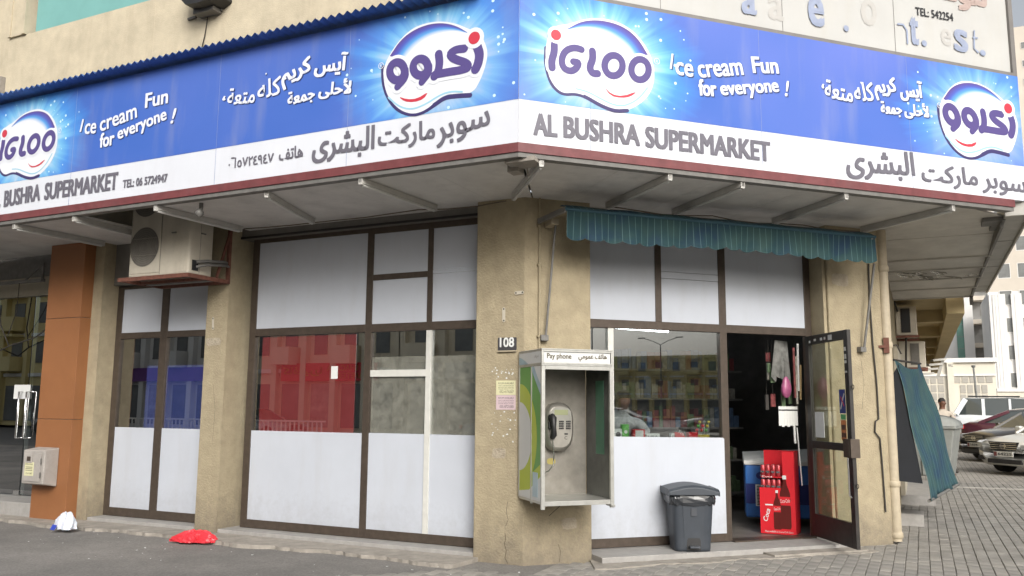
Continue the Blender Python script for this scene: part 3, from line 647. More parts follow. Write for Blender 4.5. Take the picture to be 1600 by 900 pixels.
# ------------------------------------------------------------------ signboards
def sign_mat(name, centres, zc=4.52, lav=.35):
    """printed blue face with a cyan and white burst round each logo (flat print)"""
    m, n, l, b = new_mat(name); b.inputs['Roughness'].default_value = .32
    tc = n.new('ShaderNodeTexCoord'); res = None
    for cx in centres:
        mp = n.new('ShaderNodeMapping'); mp.vector_type = 'POINT'
        mp.inputs['Location'].default_value = (-cx/1.02, 0, -zc/.78); mp.inputs['Scale'].default_value = (1/1.02, 0, 1/.78)
        l.new(tc.outputs['Object'], mp.inputs[0])
        le = n.new('ShaderNodeVectorMath'); le.operation = 'LENGTH'; l.new(mp.outputs[0], le.inputs[0])
        # rays
        sp = n.new('ShaderNodeSeparateXYZ'); l.new(mp.outputs[0], sp.inputs[0])
        at = n.new('ShaderNodeMath'); at.operation = 'ARCTAN2'; l.new(sp.outputs[2], at.inputs[0]); l.new(sp.outputs[0], at.inputs[1])
        ns = n.new('ShaderNodeTexNoise'); ns.noise_dimensions = '1D'; ns.inputs['Scale'].default_value = 5; ns.inputs['Detail'].default_value = 4; l.new(at.outputs[0], ns.inputs['W'])
        ad = n.new('ShaderNodeMath'); ad.operation = 'MULTIPLY_ADD'; ad.inputs[1].default_value = -.42; l.new(ns.outputs['Fac'], ad.inputs[0]); l.new(le.outputs['Value'], ad.inputs[2])
        if res is None: res = ad.outputs[0]
        else:
            mn = n.new('ShaderNodeMath'); mn.operation = 'MINIMUM'; l.new(res, mn.inputs[0]); l.new(ad.outputs[0], mn.inputs[1]); res = mn.outputs[0]
    cr = n.new('ShaderNodeValToRGB'); e = cr.color_ramp.elements
    e[0].position = .26; e[0].color = (.42, .62, .76, 1); e[1].position = .86; e[1].color = (.045, .125, .47, 1)
    q = e.new(.40); q.color = (.16, .47, .74, 1); q = e.new(.56); q.color = (.055, .25, .66, 1)
    l.new(res, cr.inputs[0])
    no = n.new('ShaderNodeTexNoise'); no.inputs['Scale'].default_value = .45; l.new(tc.outputs['Object'], no.inputs['Vector'])
    m2 = n.new('ShaderNodeMapRange'); m2.inputs[1].default_value = .35; m2.inputs[2].default_value = .65; m2.inputs[3].default_value = 0; m2.inputs[4].default_value = lav
    l.new(no.outputs['Fac'], m2.inputs[0])
    mx = n.new('ShaderNodeMix'); mx.data_type = 'RGBA'; mx.inputs[7].default_value = (.16, .20, .58, 1)
    l.new(m2.outputs[0], mx.inputs[0]); l.new(cr.outputs[0], mx.inputs[6])
    dn = n.new('ShaderNodeTexNoise'); dn.inputs['Scale'].default_value = 3; dn.inputs['Detail'].default_value = 8; dm = n.new('ShaderNodeMapping'); dm.inputs['Scale'].default_value = (1.6, 1, .25); l.new(tc.outputs['Object'], dm.inputs[0]); l.new(dm.outputs[0], dn.inputs['Vector'])
    dr = n.new('ShaderNodeMapRange'); dr.inputs[1].default_value = .52; dr.inputs[2].default_value = .85; dr.inputs[3].default_value = 0; dr.inputs[4].default_value = .30; l.new(dn.outputs['Fac'], dr.inputs[0])
    dx = n.new('ShaderNodeMix'); dx.data_type = 'RGBA'; dx.inputs[7].default_value = (.34, .35, .40, 1); l.new(dr.outputs[0], dx.inputs[0]); l.new(mx.outputs[2], dx.inputs[6])
    l.new(dx.outputs[2], b.inputs['Base Color']); wv = n.new('ShaderNodeTexNoise'); wv.inputs['Scale'].default_value = 1.6; l.new(tc.outputs['Object'], wv.inputs['Vector']); bb = n.new('ShaderNodeBump'); bb.inputs['Strength'].default_value = .25; bb.inputs['Distance'].default_value = .05; l.new(wv.outputs['Fac'], bb.inputs['Height']); l.new(bb.outputs[0], b.inputs['Normal']); return m
VS = -1.33
Z0, ZB, Z1 = 3.718, 4.10, 5.115
kL, kD = 1.33*math.tan(math.radians(22.5)), 1.33*math.tan(math.radians(22.5))
xL1 = PC.x+kL
sgL = thing('shop_sign', 'long blue ice cream and supermarket sign on the left street side, under the corrugated lip', 'sign', FR_L, (-6.5, VS, 3.7))
sgR = thing('shop_sign', 'blue ice cream and supermarket sign over the chamfered entrance side', 'sign', FR_D, (2.3, VS, 3.7))
SIGNW = M('sign_white', (.64, .665, .72), .32, var=.03, scale=2, stain=.15, stain_col=(.42, .41, .42), streak=True)
sR1 = 5.25
def body(m, x0, x1, mit0, mit1):
    t = math.tan(math.radians(22.5))*.14
    m.add([(x0, VS, Z0), (x1, VS, Z0), (x1-(t if mit1 else 0), VS+.14, Z0), (x0+(t if mit0 else 0), VS+.14, Z0), (x0, VS, Z1), (x1, VS, Z1), (x1-(t if mit1 else 0), VS+.14, Z1), (x0+(t if mit0 else 0), VS+.14, Z1)],
          [(0, 3, 2, 1), (4, 5, 6, 7), (0, 1, 5, 4), (1, 2, 6, 5), (2, 3, 7, 6), (3, 0, 4, 7)])
cAL, cLL = L_(680, 104, VS)[0], L_(43, 226, VS)[0]
cLR, cAR = D_(938, 102, VS)[0], D_(1531, 187, VS)[0]
m = MB(); body(m, -10.9, xL1-.001, 0, 1); m.part('sign_board', SIGNW, sgL)
m = MB(); body(m, -kD+.001, sR1, 1, 0); m.part('sign_board', SIGNW, sgR)
m = MB(); m.add([(-10.9, VS-.002, ZB), (xL1-.001, VS-.002, ZB), (xL1-.001, VS-.002, Z1), (-10.9, VS-.002, Z1)], [(0, 1, 2, 3)]); m.part('blue_print', sign_mat('sign_blue_left', (cAL+6.5, cLL+6.5), 4.53-3.7), sgL)
m = MB(); m.add([(-kD+.001, VS-.002, ZB), (sR1, VS-.002, ZB), (sR1, VS-.002, Z1), (-kD+.001, VS-.002, Z1)], [(0, 1, 2, 3)]); m.part('blue_print', sign_mat('sign_blue_right', (cLR-2.3, cAR-2.3), 4.53-3.7, .75), sgR)
for sg_, xs_ in ((sgL, (-8.6, -6.4, -4.75)), (sgR, (.12, 1.9, 3.7))):
    for x_ in xs_: MB().box(x_-.0015, x_+.0015, VS-.0028, VS-.0005, Z0, Z1).part('panel_joint', M('joint_grey', (.22, .26, .42), .5) if 'joint_grey' not in bpy.data.materials else bpy.data.materials['joint_grey'], sg_)
PUR = (.085, .062, .215); PURD = (.045, .035, .13); LOGW = (.70, .73, .78); REDL = (.52, .035, .06); CYA = (.30, .55, .68)
def arc(cx, cz, rx, rz, a0, a1, n): return [(cx+rx*math.cos(math.radians(a0+(a1-a0)*i/n)), cz+rz*math.sin(math.radians(a0+(a1-a0)*i/n))) for i in range(n+1)]
def smooth(pts, closed=True, it=2):
    for _ in range(it):
        q = []; n = len(pts)
        for i in range(n if closed else n-1):
            a, b = pts[i], pts[(i+1) % n]; q += [(a[0]*.75+b[0]*.25, a[1]*.75+b[1]*.25), (a[0]*.25+b[0]*.75, a[1]*.25+b[1]*.75)]
        if not closed: q = [pts[0]]+q+[pts[-1]]
        pts = q
    return pts
def bez(pts, it=3): return smooth(pts, False, it)
# logo outlines read off the sign in its own metres, relative to the logo's centre
def conv_lat(p): s, z = D_(800+p[0]/4, p[1]/4, VS); return (s-cLR, z-4.52)
def conv_ara(p): s, z = L_(400+p[0]/4, p[1]/4, VS); return (s-cAL, z-4.52)
LAT = dict(
    blob=[(205, 330), (222, 232), (236, 178), (285, 160), (360, 150), (450, 120), (540, 112), (650, 132), (740, 180), (810, 250), (862, 335), (885, 420), (890, 500), (866, 580), (815, 640), (745, 682), (680, 698), (615, 688), (550, 655), (480, 612), (430, 588), (385, 580), (330, 584), (290, 566), (250, 520), (222, 455)],
    strokes=[([(262, 282), (262, 330), (245, 380), (248, 425)], 44), ([(432, 312), (385, 298), (330, 318), (305, 375), (318, 428), (362, 450), (400, 432), (418, 392), (380, 388)], 40),
             ([(500, 322), (504, 370), (480, 425), (500, 462), (532, 462)], 44)],
    rings=[(632, 412, 56, 64), (797, 437, 54, 64)], dot=(272, 221, 31), smile=[(575, 545), (620, 590), (690, 603), (785, 570), (740, 606), (680, 614), (615, 600)],
    cyan=[(400, 556), (470, 572), (560, 622), (640, 660), (710, 662), (790, 620), (845, 550)], dark=[(212, 300), (208, 400), (240, 520), (290, 575), (335, 590), (390, 585), (450, 600), (550, 660), (640, 696), (720, 692)],
    cres_o=[(345, 182), (430, 135), (530, 125), (640, 145), (730, 190), (795, 255), (848, 345)], cres_i=[(345, 186), (430, 170), (520, 176), (600, 200), (670, 245), (725, 290), (762, 345)])
ARA = dict(
    blob=[(795, 470), (808, 400), (840, 335), (900, 250), (975, 180), (1060, 145), (1160, 132), (1260, 150), (1335, 185), (1400, 205), (1428, 250), (1435, 330), (1440, 400), (1420, 460), (1398, 510), (1365, 570), (1300, 596), (1240, 588), (1190, 592), (1130, 632), (1060, 690), (990, 714), (920, 700), (855, 648), (812, 575)],
    strokes=[([(1385, 292), (1402, 340), (1392, 400), (1375, 435)], 46), ([(1305, 306), (1250, 312), (1210, 340), (1240, 372), (1320, 395), (1335, 425), (1290, 440), (1190, 455), (1120, 470)], 40), ([(1145, 340), (1152, 400), (1140, 455), (1118, 480)], 42),
             ([(1085, 415), (1085, 460), (1040, 515)], 36), ([(938, 440), (940, 490), (888, 545)], 36)],
    rings=[(1032, 422, 46, 52), (886, 448, 46, 56)], dot=(1368, 240, 30), smile=[(890, 603), (945, 622), (1010, 618), (1082, 572), (1050, 620), (990, 640), (930, 636)],
    cyan=[(830, 610), (890, 665), (970, 688), (1060, 655), (1150, 595), (1220, 572), (1290, 575)], dark=[(795, 420), (796, 520), (830, 620), (890, 690), (970, 718), (1040, 705), (1120, 655), (1180, 610), (1260, 600), (1340, 596)],
    cres_o=[(838, 352), (905, 250), (985, 190), (1070, 155), (1160, 143), (1250, 160), (1325, 205)], cres_i=[(915, 372), (970, 300), (1030, 250), (1095, 215), (1170, 195), (1250, 190), (1325, 208)])
def logo(parent, cx, data, conv, scale=1.0):
    pxs = abs(conv((500, 400))[0]-conv((400, 400))[0])/100      # metres per drawn unit
    P = lambda p, : (cx+conv(p)[0]*scale, 4.52+conv(p)[1]*scale)
    lg = MB(); y = VS-.003
    lg.stroke([P(p) for p in smooth(data['dark'], False, 2)], 22*pxs, y, col=PURD)
    lg.plate([P(p) for p in smooth(data['blob'])], y-.001, 0, col=LOGW)
    o = lg.part('logo', PRN, parent, 'round white smiling badge with purple lettering')
    c = MB(); oo, ii = bez(data['cres_o']), bez(data['cres_i']); n = len(oo); cols = [(.10, .05, .22), (.07, .10, .45), (.10, .33, .68), LOGW]; v = []; cl = []
    for k in range(n):
        a, b = P(oo[k]), P(ii[k])
        for j, t in enumerate((0, .4, .75, 1.15)):
            v.append((a[0]+(b[0]-a[0])*t, y-.002, a[1]+(b[1]-a[1])*t)); cl.append(cols[j])
    c.add(v, [(k*4+j, k*4+j+1, (k+1)*4+j+1, (k+1)*4+j) for k in range(n-1) for j in range(3)], 0, col=cl); c.part('crescent', PRN, o)
    g = MB(); g.stroke([P(p) for p in smooth(data['cyan'], False, 2)], 9*pxs, y-.002, col=CYA); g.plate([P(p) for p in smooth(data['smile'], True, 1)], y-.0025, 0, col=REDL); g.part('smile', PRN, o)
    for wd_, col, dy in ((34, LOGW, .0035), (0, PUR, .0065)):
        t = MB(); k = 0
        for pts, w_ in data['strokes']:
            t.stroke([P(p) for p in smooth(pts, False, 2)], (w_+wd_)*pxs*scale, y-dy-k*.0003, col=col); k += 1
        for (rx_, rz_, ra, rb) in data['rings']:
            t.stroke([P((rx_+ra*math.cos(q*math.pi/14), rz_+rb*math.sin(q*math.pi/14))) for q in range(28)], (42+wd_)*pxs*scale, y-dy-k*.0003, col=col, closed=True); k += 1
        dx_, dz_, dr = data['dot']; a = P((dx_, dz_)); t.disc(a[0], a[1], (dr+wd_*.6)*pxs*scale, y-dy-.0018-k*.0003, col=LOGW if wd_ else REDL, n=20)
        t.part('lettering_outline' if wd_ else 'lettering', PRN, o)
    return o
logo(sgR, cLR, LAT, conv_lat); logo(sgR, cAR, ARA, conv_ara); logo(sgL, cLL, LAT, conv_lat); logo(sgL, cAL, ARA, conv_ara)
rs = random.Random(21)
for sg, cs in ((sgL, (cAL, cLL)), (sgR, (cLR, cAR))):
    m = MB()
    for c_ in cs:
        for k in range(46):
            a = rs.uniform(0, 2*math.pi); r = rs.uniform(.60, 1.0); q = rs.choice((.006, .008, .011, .015)); x = c_+r*math.cos(a)*1.02; z = 4.55+r*math.sin(a)*.72
            if ZB+.02 < z < Z1-.02 and -10.9 < x < (sR1 if sg is sgR else xL1)-.03 and (sg is sgL or x > -kD+.03): m.disc(x, z, q, VS-.0026, col=(.55, .75, .85), n=8)
    m.part('sparkles', PRN, sg, kind='stuff')
def sign_text(sg, items, name='lettering', mat=TEXTW, shadow=True, label=None, dy=0.004):
    for (s, p0, p1, h, off, shear) in items:
        a = MB()
        put_text(a, s, p0, p1, h, VS-dy-.0015, off=off, shear=shear)
        if shadow: put_text(a, s, (p0[0]+.010, p0[1]-.010), (p1[0]+.010, p1[1]-.010), h+.004, VS-dy, 1, off=off+.008, shear=shear)
        a.part('word', [mat, TEXTS], sg, (label if len(items) == 1 else None))
DD = lambda x, y: D_(x, y, VS); LL = lambda x, y: L_(x, y, VS)
def hh(conv, x, ya, yb): return conv(x, ya)[1]-conv(x, yb)[1]
B = .022
# entrance side
sign_text(sgR, [('I', DD(1046, 108), DD(1052, 109), .155, B, .35), ('ce', DD(1055, 117), DD(1083, 121.5), .13, B, 0), ('cream', DD(1092, 122.5), DD(1162, 118), .13, B, 0), ('Fun', DD(1176, 115), DD(1217, 116), .17, B, 0)], label='white words Ice cream Fun')
sign_text(sgR, [('for', DD(1092, 150), DD(1120, 152), .165, B, 0), ('everyone', DD(1128, 157), DD(1219, 151), .145, B, 0), ('!', DD(1226, 151), DD(1233, 152), .165, B, .3)], label='white words for everyone')
sign_text(sgR, [('،', DD(1283, 138), DD(1287, 139), .05, .012, 0), (arabic('متعة'), DD(1288, 152), DD(1332, 161), .19, .013, 0), (arabic('كله'), DD(1336, 159), DD(1367, 158), .20, .013, 0), ('.', DD(1344, 131), DD(1346, 131), .02, .01, 0),
               (arabic('كريم'), DD(1369, 158), DD(1404, 155), .235, .02, 0), (arabic('آيس'), DD(1407, 158), DD(1443, 161), .235, .02, 0)], label='white Arabic slogan, upper line')
sign_text(sgR, [(arabic('جمعة'), DD(1377, 183), DD(1410, 184), .17, .02, 0), (arabic('لأحلى'), DD(1413, 185), DD(1452, 190), .19, .02, 0)], label='white Arabic slogan, lower line')
sign_text(sgR, [('AL', DD(833, 211.5), DD(871, 215.5), .205, .026, 0), ('BUSHRA', DD(880, 216), DD(1000, 229.5), .205, .026, 0), ('SUPERMARKET', DD(1008, 231), DD(1204, 254), .205, .026, 0)], 'lettering', TEXTG, False, 'grey condensed words AL BUSHRA SUPERMARKET')
sign_text(sgR, [(arabic('البشرى'), DD(1323, 280), DD(1431, 287), .33, .017, 0), (arabic('ماركت'), DD(1441, 292), DD(1529, 299), .25, .017, 0), (arabic('سوبر'), DD(1535, 302), DD(1604, 311), .19, .017, 0)], 'lettering', TEXTG, False, 'dark Arabic shop name')
# left side
sign_text(sgL, [('I', LL(125, 207), LL(131, 205.5), .15, B, .35), ('ce', LL(132, 210.5), LL(150, 209), .13, B, 0), ('cream', LL(157, 207), LL(215, 184), .13, B, 0), ('Fun', LL(227, 170), LL(263, 162), .175, B, 0)], label='white words Ice cream Fun')
sign_text(sgL, [('for', LL(156, 232), LL(179, 227), .175, B, 0), ('everyone', LL(185, 225), LL(262, 193), .15, B, 0), ('!', LL(267, 194), LL(275, 192.5), .17, B, .3)], label='white words for everyone')
sign_text(sgL, [(arabic('متعة'), LL(355, 165), LL(398, 161), .18, .013, 0), (arabic('كله'), LL(403, 157), LL(440, 147), .20, .013, 0), ('.', LL(415, 117), LL(417, 117), .02, .01, 0), ('،', LL(348, 158), LL(353, 157), .05, .012, 0),
               (arabic('كريم'), LL(442, 143), LL(490, 122), .25, .02, 0), (arabic('آيس'), LL(490, 122), LL(541, 118), .24, .02, 0)], label='white Arabic slogan, upper line')
sign_text(sgL, [(arabic('جمعة'), LL(450, 171), LL(493, 159), .175, .02, 0), (arabic('لأحلى'), LL(497, 156), LL(548, 153), .20, .02, 0)], label='white Arabic slogan, lower line')
sign_text(sgL, [('AL', LL(-34, 331), LL(1, 324), .212, .027, 0), ('BUSHRA', LL(6, 324.7), LL(63, 314), .212, .027, 0), ('SUPERMARKET', LL(69, 313.5), LL(184, 297), .212, .027, 0)], 'lettering', TEXTG, False, 'grey condensed words AL BUSHRA SUPERMARKET')
sign_text(sgL, [('TEL: 06 5724947', LL(192, 294.5), LL(262, 284.5), .095, .028, 0)], 'lettering', TEXTG, False, 'grey telephone number')
sign_text(sgL, [('\u0665\u0667\u0662\u0664\u0669\u0664\u0667', LL(371, 262), LL(428, 254), .10, .02, 0), (arabic('هاتف'), LL(436, 252), LL(474, 246), .13, .02, 0)], 'lettering', TEXTG, False, 'Arabic telephone number')
mm = MB(); a = LL(362, 262); mm.stroke([(a[0]-.03, a[1]+.03), (a[0]-.03, a[1]+.03+.001)], .02, VS-.0055); mm.stroke([(a[0]+.0, a[1]+.10), (a[0]+.05, a[1]+.095), (a[0]+.05, a[1]+.0)], .018, VS-.0055); mm.part('lettering', TEXTG, sgL, 'Arabic dialling code digits')
sign_text(sgL, [(arabic('البشرى'), LL(487, 257), LL(585, 245), .31, .017, 0), (arabic('ماركت'), LL(590, 238), LL(680, 226), .24, .017, 0), (arabic('سوبر'), LL(683, 233), LL(769, 207), .21, .017, 0)], 'lettering', TEXTG, False, 'dark Arabic shop name')
for sg, pt in ((sgR, DD(1026, 96)), (sgL, LL(596, 103)), (sgL, LL(94, 204)), (sgR, DD(1467, 165))):
    m = MB(); m.stroke(arc(pt[0], pt[1], .028, .028, 0, 345, 16), .006, VS-.006, closed=False); put_text(m, 'R', (pt[0]-.010, pt[1]-.014), (pt[0]+.012, pt[1]-.014), .028, VS-.0065, off=.01); m.part('registered_mark', TEXTW, sg)

# ------------------------------------------------------------------ older grey sign above the entrance side
old = thing('old_sign', 'weathered off-white signboard with missing blue letters above the blue entrance sign', 'sign', FR_D, (2.5, -1.15, 5.0))
VO = -1.15
OLDM = M('old_sign_face', (.45, .45, .435), .6, var=.06, scale=1.2, stain=.22, stain_col=(.42, .38, .30), streak=True)
xo = D_(1577, 60, VO)[0]; zo = .0
MB().box(-.15, xo, VO, VO+.25, 5.13, 7.4).part('sign_face', OLDM, old)
m = MB(); m.box(-.15, xo+.04, VO-.03, VO-.001, 5.0, 5.235); m.box(xo-.02, xo+.04, VO-.03, VO-.001, 5.236, 7.4); m.part('sign_frame', M('old_frame', (.17, .16, .15), .6), old)
OB = M('old_blue', (.27, .31, .42), .5, var=.12, scale=12); OO = M('old_ghost', (.425, .415, .395), .6, var=.05); OR_ = M('old_red', (.40, .31, .28), .6, var=.1)
DO = lambda x, y: D_(x, y, VO)

for ch, a, b, h in (('a', (1158, 22), (1182, 26), .26), ('e', (1263, 41), (1288, 45), .33), ('.', (1317, 49), (1325, 51), .07), ('.', (1439, 72), (1447, 74), .07), ('s', (1490, 80), (1512, 85), .27), ('.', (1530, 87), (1539, 89), .07)):
    m = MB(); put_text(m, ch, DO(*a), DO(*b), h, VO-.012, off=.03); m.part('letter', OB, old)
m = MB(); put_text(m, 't', DO(1421, 70), DO(1435, 73), .34, VO-.012, off=.03)
m.part('letter', OB, old); m = MB(); m.stroke([DO(1402, 38), DO(1410, 39), DO(1416, 48), DO(1417, 68)], .022, VO-.011); m.stroke([DO(1521, 49), DO(1521, 76), DO(1527, 82)], .022, VO-.011); m.stroke([DO(1519, 59), DO(1526, 60)], .018, VO-.0115)
m.part('letter', OB, old)
m = MB(); put_text(m, 'TEL: 542254', DO(1430, 24), DO(1489, 34), .095, VO-.008, off=.012); m.part('lettering', INK, old, 'small dark telephone number')
m = MB(); put_text(m, arabic('مؤسسة'), DO(1395, -3), DO(1543, 26), .42, VO-.008, off=.03); m.part('lettering', OR_, old, 'faded red Arabic word')
for ch, a, b, h in (('o', (1345, 38), (1370, 44), .30), ('a', (1200, 30), (1225, 35), .26), ('e', (1470, 70), (1486, 74), .2)): m = MB(); put_text(m, ch, DO(*a), DO(*b), h, VO-.003, off=.02); m.part('letter_ghost', OO, old)
m = MB()
for px in (1032, 1222, 1396): a = DO(px, 20); m.box(a[0]-.003, a[0]+.003, VO-.0028, VO-.002, 5.24, 7.4)
m.part('seam', GRT, old)

# ------------------------------------------------------------------ orange clad column and the glazed neighbour
oc = thing('clad_column', 'orange clad column with thin joints, carrying the grey meter box', 'column', FR_L, (-10.1, 0, 0))
OX0, OX1 = -10.47, -9.80
for z0, z1 in ((.0, 1.285), (1.291, 2.60), (2.606, 3.598)): MB().box(OX0, OX1, -.16, .34, z0, z1).part('cladding_panel', ORG, oc, bevel=.003)
MB().box(OX0+.01, OX1-.01, -.15, .33, 0, 3.59).part('joint_backing', GRT, oc)
ns = thing('glass_shopfront', 'frameless green tinted glass shop left of the orange column', 'shopfront', FR_L, (-12.2, .4, 0))
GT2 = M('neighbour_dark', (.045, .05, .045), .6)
for a, b in ((-13.6, -12.42), (-12.40, -11.52), (-11.50, -10.47)): MB().box(a, b, .40, .412, .22, 3.02).part('pane', GLT, ns)
MB().box(-14, -10.47, .36, .46, 3.03, 3.30).part('header', M('header_beige', (.30, .27, .21), .7, stain=.3), ns)
MB().box(-14, -10.47, .38, .5, 3.30, 3.66).part('header_board', GRT, ns)
MB().box(-14, -10.47, -.12, .55, -.05, .20).part('plinth', SILL, ns, bevel=.008)
for x in (-12.47, -11.57, -10.72, -10.62): MB().box(x-.06, x+.06, .385, .43, .20, .27).part('patch_fitting', CHR, ns)
for x in (-11.60, -11.44): m = MB(); m.tube([(x, .40, 1.0), (x, .33, 1.0), (x, .33, 1.65), (x, .40, 1.65)], .013); m.part('pull_handle', CHR, ns)
MB().box(-11.80, -11.45, .385, .392, 1.55, 1.75).part('notice', PAPW, ns)
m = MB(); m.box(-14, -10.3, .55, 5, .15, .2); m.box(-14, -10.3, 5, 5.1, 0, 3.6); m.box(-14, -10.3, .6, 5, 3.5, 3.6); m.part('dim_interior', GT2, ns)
m = MB()
for k in range(7): m.box(-13.6+k*.5, -13.2+k*.5, 3.2, 3.5, .2, .9+.3*((k*7) % 3)); 
m.part('counter', GREYB, ns)
m = MB(); m.box(-12.35, -11.0, .1, .16, 3.18, 3.22); m.bar((-11.02, .13, 3.2), (-11.02, .13, 3.45), .03, .03); m.bar((-11.4, .13, 3.21), (-11.03, .13, 3.44), .02, .02)
m.part('bracket', GRT, ns)
m = MB()
m.tube([(-11.5, .12, 3.18), (-11.62, .2, 2.8), (-11.85, .25, 2.45)], .006, 5); m.tube([(-12.0, .12, 3.2), (-11.95, .2, 2.6), (-11.8, .25, 2.3), (-11.3, .3, 2.42), (-11.0, .33, 2.6)], .010, 5)
m.tube([(-12.5, .2, 2.3), (-12.1, .2, 2.18), (-11.8, .25, 2.3)], .010, 5); m.part('hanging_cable', WIRE, ns)

mbx = thing('meter_box', 'weathered grey meter box with a paper notice, on the orange column', 'meter box', FR_L, (-10.15, -.16, .45))
bx0, bx1, bz0, bz1, bv = -10.40, -9.99, .44, .93, -.36
METM = M('meter_plastic', (.36, .335, .31), .7, var=.14, scale=9, stain=.4, stain_col=(.2, .17, .14))
m = MB(); m.add([(bx0, bv+.0, bz0+.04), (bx1, bv, bz0+.04), (bx1, -.161, bz0), (bx0, -.161, bz0), (bx0, bv, bz1-.03), (bx1, bv, bz1-.03), (bx1, -.161, bz1), (bx0, -.161, bz1)],
    [(0, 3, 2, 1), (4, 5, 6, 7), (0, 1, 5, 4), (1, 2, 6, 5), (2, 3, 7, 6), (3, 0, 4, 7)]); m.part('housing', METM, mbx, bevel=.012)
MB().box(bx0+.03, bx1-.05, bv-.012, bv-.001, bz0+.07, bz1-.07).part('lid', METM, mbx, bevel=.004)
m = MB(); m.box(bx0+.08, bx0+.20, bv-.022, bv-.013, bz1-.19, bz1-.085); m.box(bx0+.105, bx0+.175, bv-.026, bv-.0225, bz1-.165, bz1-.11, 1); m.part('meter_window', [METM, M('meter_glass', (.06, .045, .035), .3)], mbx, bevel=.002)
for z in (bz0+.12, bz1-.2): MB().box(bx1-.052, bx1-.035, bv-.02, bv-.0125, z, z+.07).part('hinge', GRT, mbx)
nt_ = MB(); nx0, nx1, nz0, nz1 = bx0+.065, bx0+.235, bz0+.14, bz0+.31; nt_.box(nx0, nx1, bv-.0155, bv-.0125, nz0, nz1)
put_text(nt_, 'ROOM AVAILABLE', (nx0+.015, nz1-.035), (nx1-.015, nz1-.035), .015, bv-.0165, 1); put_text(nt_, '055-5132887', (nx0+.03, nz0+.02), (nx1-.02, nz0+.02), .02, bv-.0165, 1)
for k in range(3): nt_.box(nx0+.018, nx1-.02, bv-.0163, bv-.0158, nz0+.065+.02*k, nz0+.071+.02*k, 1)
nt_.part('notice', [PAPY, INK], mbx)

fl = thing('flood_light', 'broken dark wall light with a hanging wire on the upper wall, above the blue lip', 'wall light', FR_L, (-8.2, -.1, 6.6))
a, b = L_(285, 12, -.25), L_(337, -8, -.25); m = MB(); m.plate([(a[0], a[1]+.10), (a[0]+.10, a[1]+.0), (a[0]+.3, a[1]-.02), (a[0]+.46, b[1]-.06), (b[0]+.03, b[1]), (b[0], b[1]+.3), (a[0], b[1]+.3)], -.3, .3); m.part('housing', BLK, fl)
a, b = L_(304, 24, -.12), L_(336, 4, -.12); MB().box(a[0], b[0], -.15, -.001, a[1], b[1]).part('mount', GRT, fl, bevel=.006)
for p_, q_ in (((295, 31), (307, 27)), ((334, 20), (348, 16))): a, b = L_(*p_, -.01), L_(*q_, -.01); m = MB(); m.bar((a[0], -.02, a[1]), (b[0], -.02, b[1]), .03, .025); m.part('clip', GRT, fl)
m = MB(); m.tube([(L_(x, y, -.02)[0], -.02, L_(x, y, -.02)[1]) for x, y in ((324, 10), (324, 30), (320, 55), (314, 80))], .007, 5); m.part('wire', WIRE, fl)

# ------------------------------------------------------------------ air conditioner on its bracket
ac = thing('air_conditioner', 'cream outdoor air conditioner unit with two round fan grilles, poking up through the soffit', 'air conditioner', FR_L, (-7.95, -.4, 3.0))
ax0, ax1, av0, av1, az0, az1 = -8.44, -7.47, -.60, -.24, 2.975, 4.25
MB().box(ax0, ax1, av0, av1, az0, az1).part('casing', ACM, ac, bevel=.02)
m = MB(); m.box(-7.925, -7.921, av0-.003, av0-.0005, az0+.02, az1); m.box(ax1+.0005, ax1+.002, -.44, -.436, az0+.02, az1); m.part('seam', GRT, ac)
MB().box(ax0+.03, -7.93, av0-.008, av0-.001, az0+.04, az1-.05).part('fan_panel', ACM, ac, bevel=.003)
for zc in (3.33, 3.93):
    m = MB(); n = 36; m.disc(-8.185, zc, .235, av0-.0105, n=36); o = m.part('fan_grille', ACG, ac)
    m = MB(); 
    for r in (.235, .21, .185, .16, .135, .11, .085, .06): m.stroke(arc(-8.185, zc, r, r, 0, 350, 34), .004, av0-.014, closed=True)
    for zz in (-.1, .1): m.box(-8.185-.21, -8.185+.21, av0-.02, av0-.016, zc+zz-.004, zc+zz+.004)
    m.part('grille_ring', M('ac_ring', (.20, .185, .155), .6) if zc < 3.5 else bpy.data.materials['ac_ring'], o)
MB().box(-7.60, -7.52, av0-.004, av0-.001, 3.0, 3.36).part('service_cover', ACM, ac, bevel=.001)
m = MB(); m.box(-7.469, -7.462, -.55, -.46, 3.02, 3.14, 0); m.part('valve_recess', BLK, ac)
m = MB(); m.tube([(-7.45, -.50, 3.12), (-7.40, -.38, 3.14), (-7.41, -.1, 3.17), (-7.46, .0, 3.17)], .022, 8); m.tube([(-7.45, -.50, 3.06), (-7.37, -.42, 3.09), (-7.38, -.1, 3.13), (-7.44, .0, 3.13)], .016, 8); m.part('pipe', GRT, ac)
for x, y in ((-7.72, av0-.012), ): m = MB(); m.box(x-.035, x+.035, y, y+.011, 3.46, 3.475); m.part('handle', GRT, ac)
MB().box(-7.469, -7.457, -.44, -.37, 3.46, 3.475).part('handle', GRT, ac)
br = thing('wall_bracket', 'rust brown steel shelf bracket under the air conditioner', 'bracket', FR_L, (-7.95, -.3, 2.95))
m = MB(); 
m.box(-8.54, -7.41, -.66, -.62, 2.925, 2.970); m.box(-8.54, -8.50, -.619, 0, 2.925, 2.970); m.box(-7.45, -7.41, -.619, 0, 2.925, 2.970); m.box(-8.499, -7.451, -.04, 0, 2.925, 2.968)
m.box(-8.499, -7.451, -.36, -.33, 2.93, 2.966); m.part('shelf_frame', RUST, br)
MB().box(-8.499, -7.451, -.28, -.20, 2.93, 2.966).part('cross_channel', GRT, br)
m = MB(); m.box(-7.448, -7.41, -.04, -.001, 2.971, 3.6); m.bar((-7.43, -.02, 3.55), (-7.43, -.2, 2.98), .02, .03); m.part('upright', RUST, br)

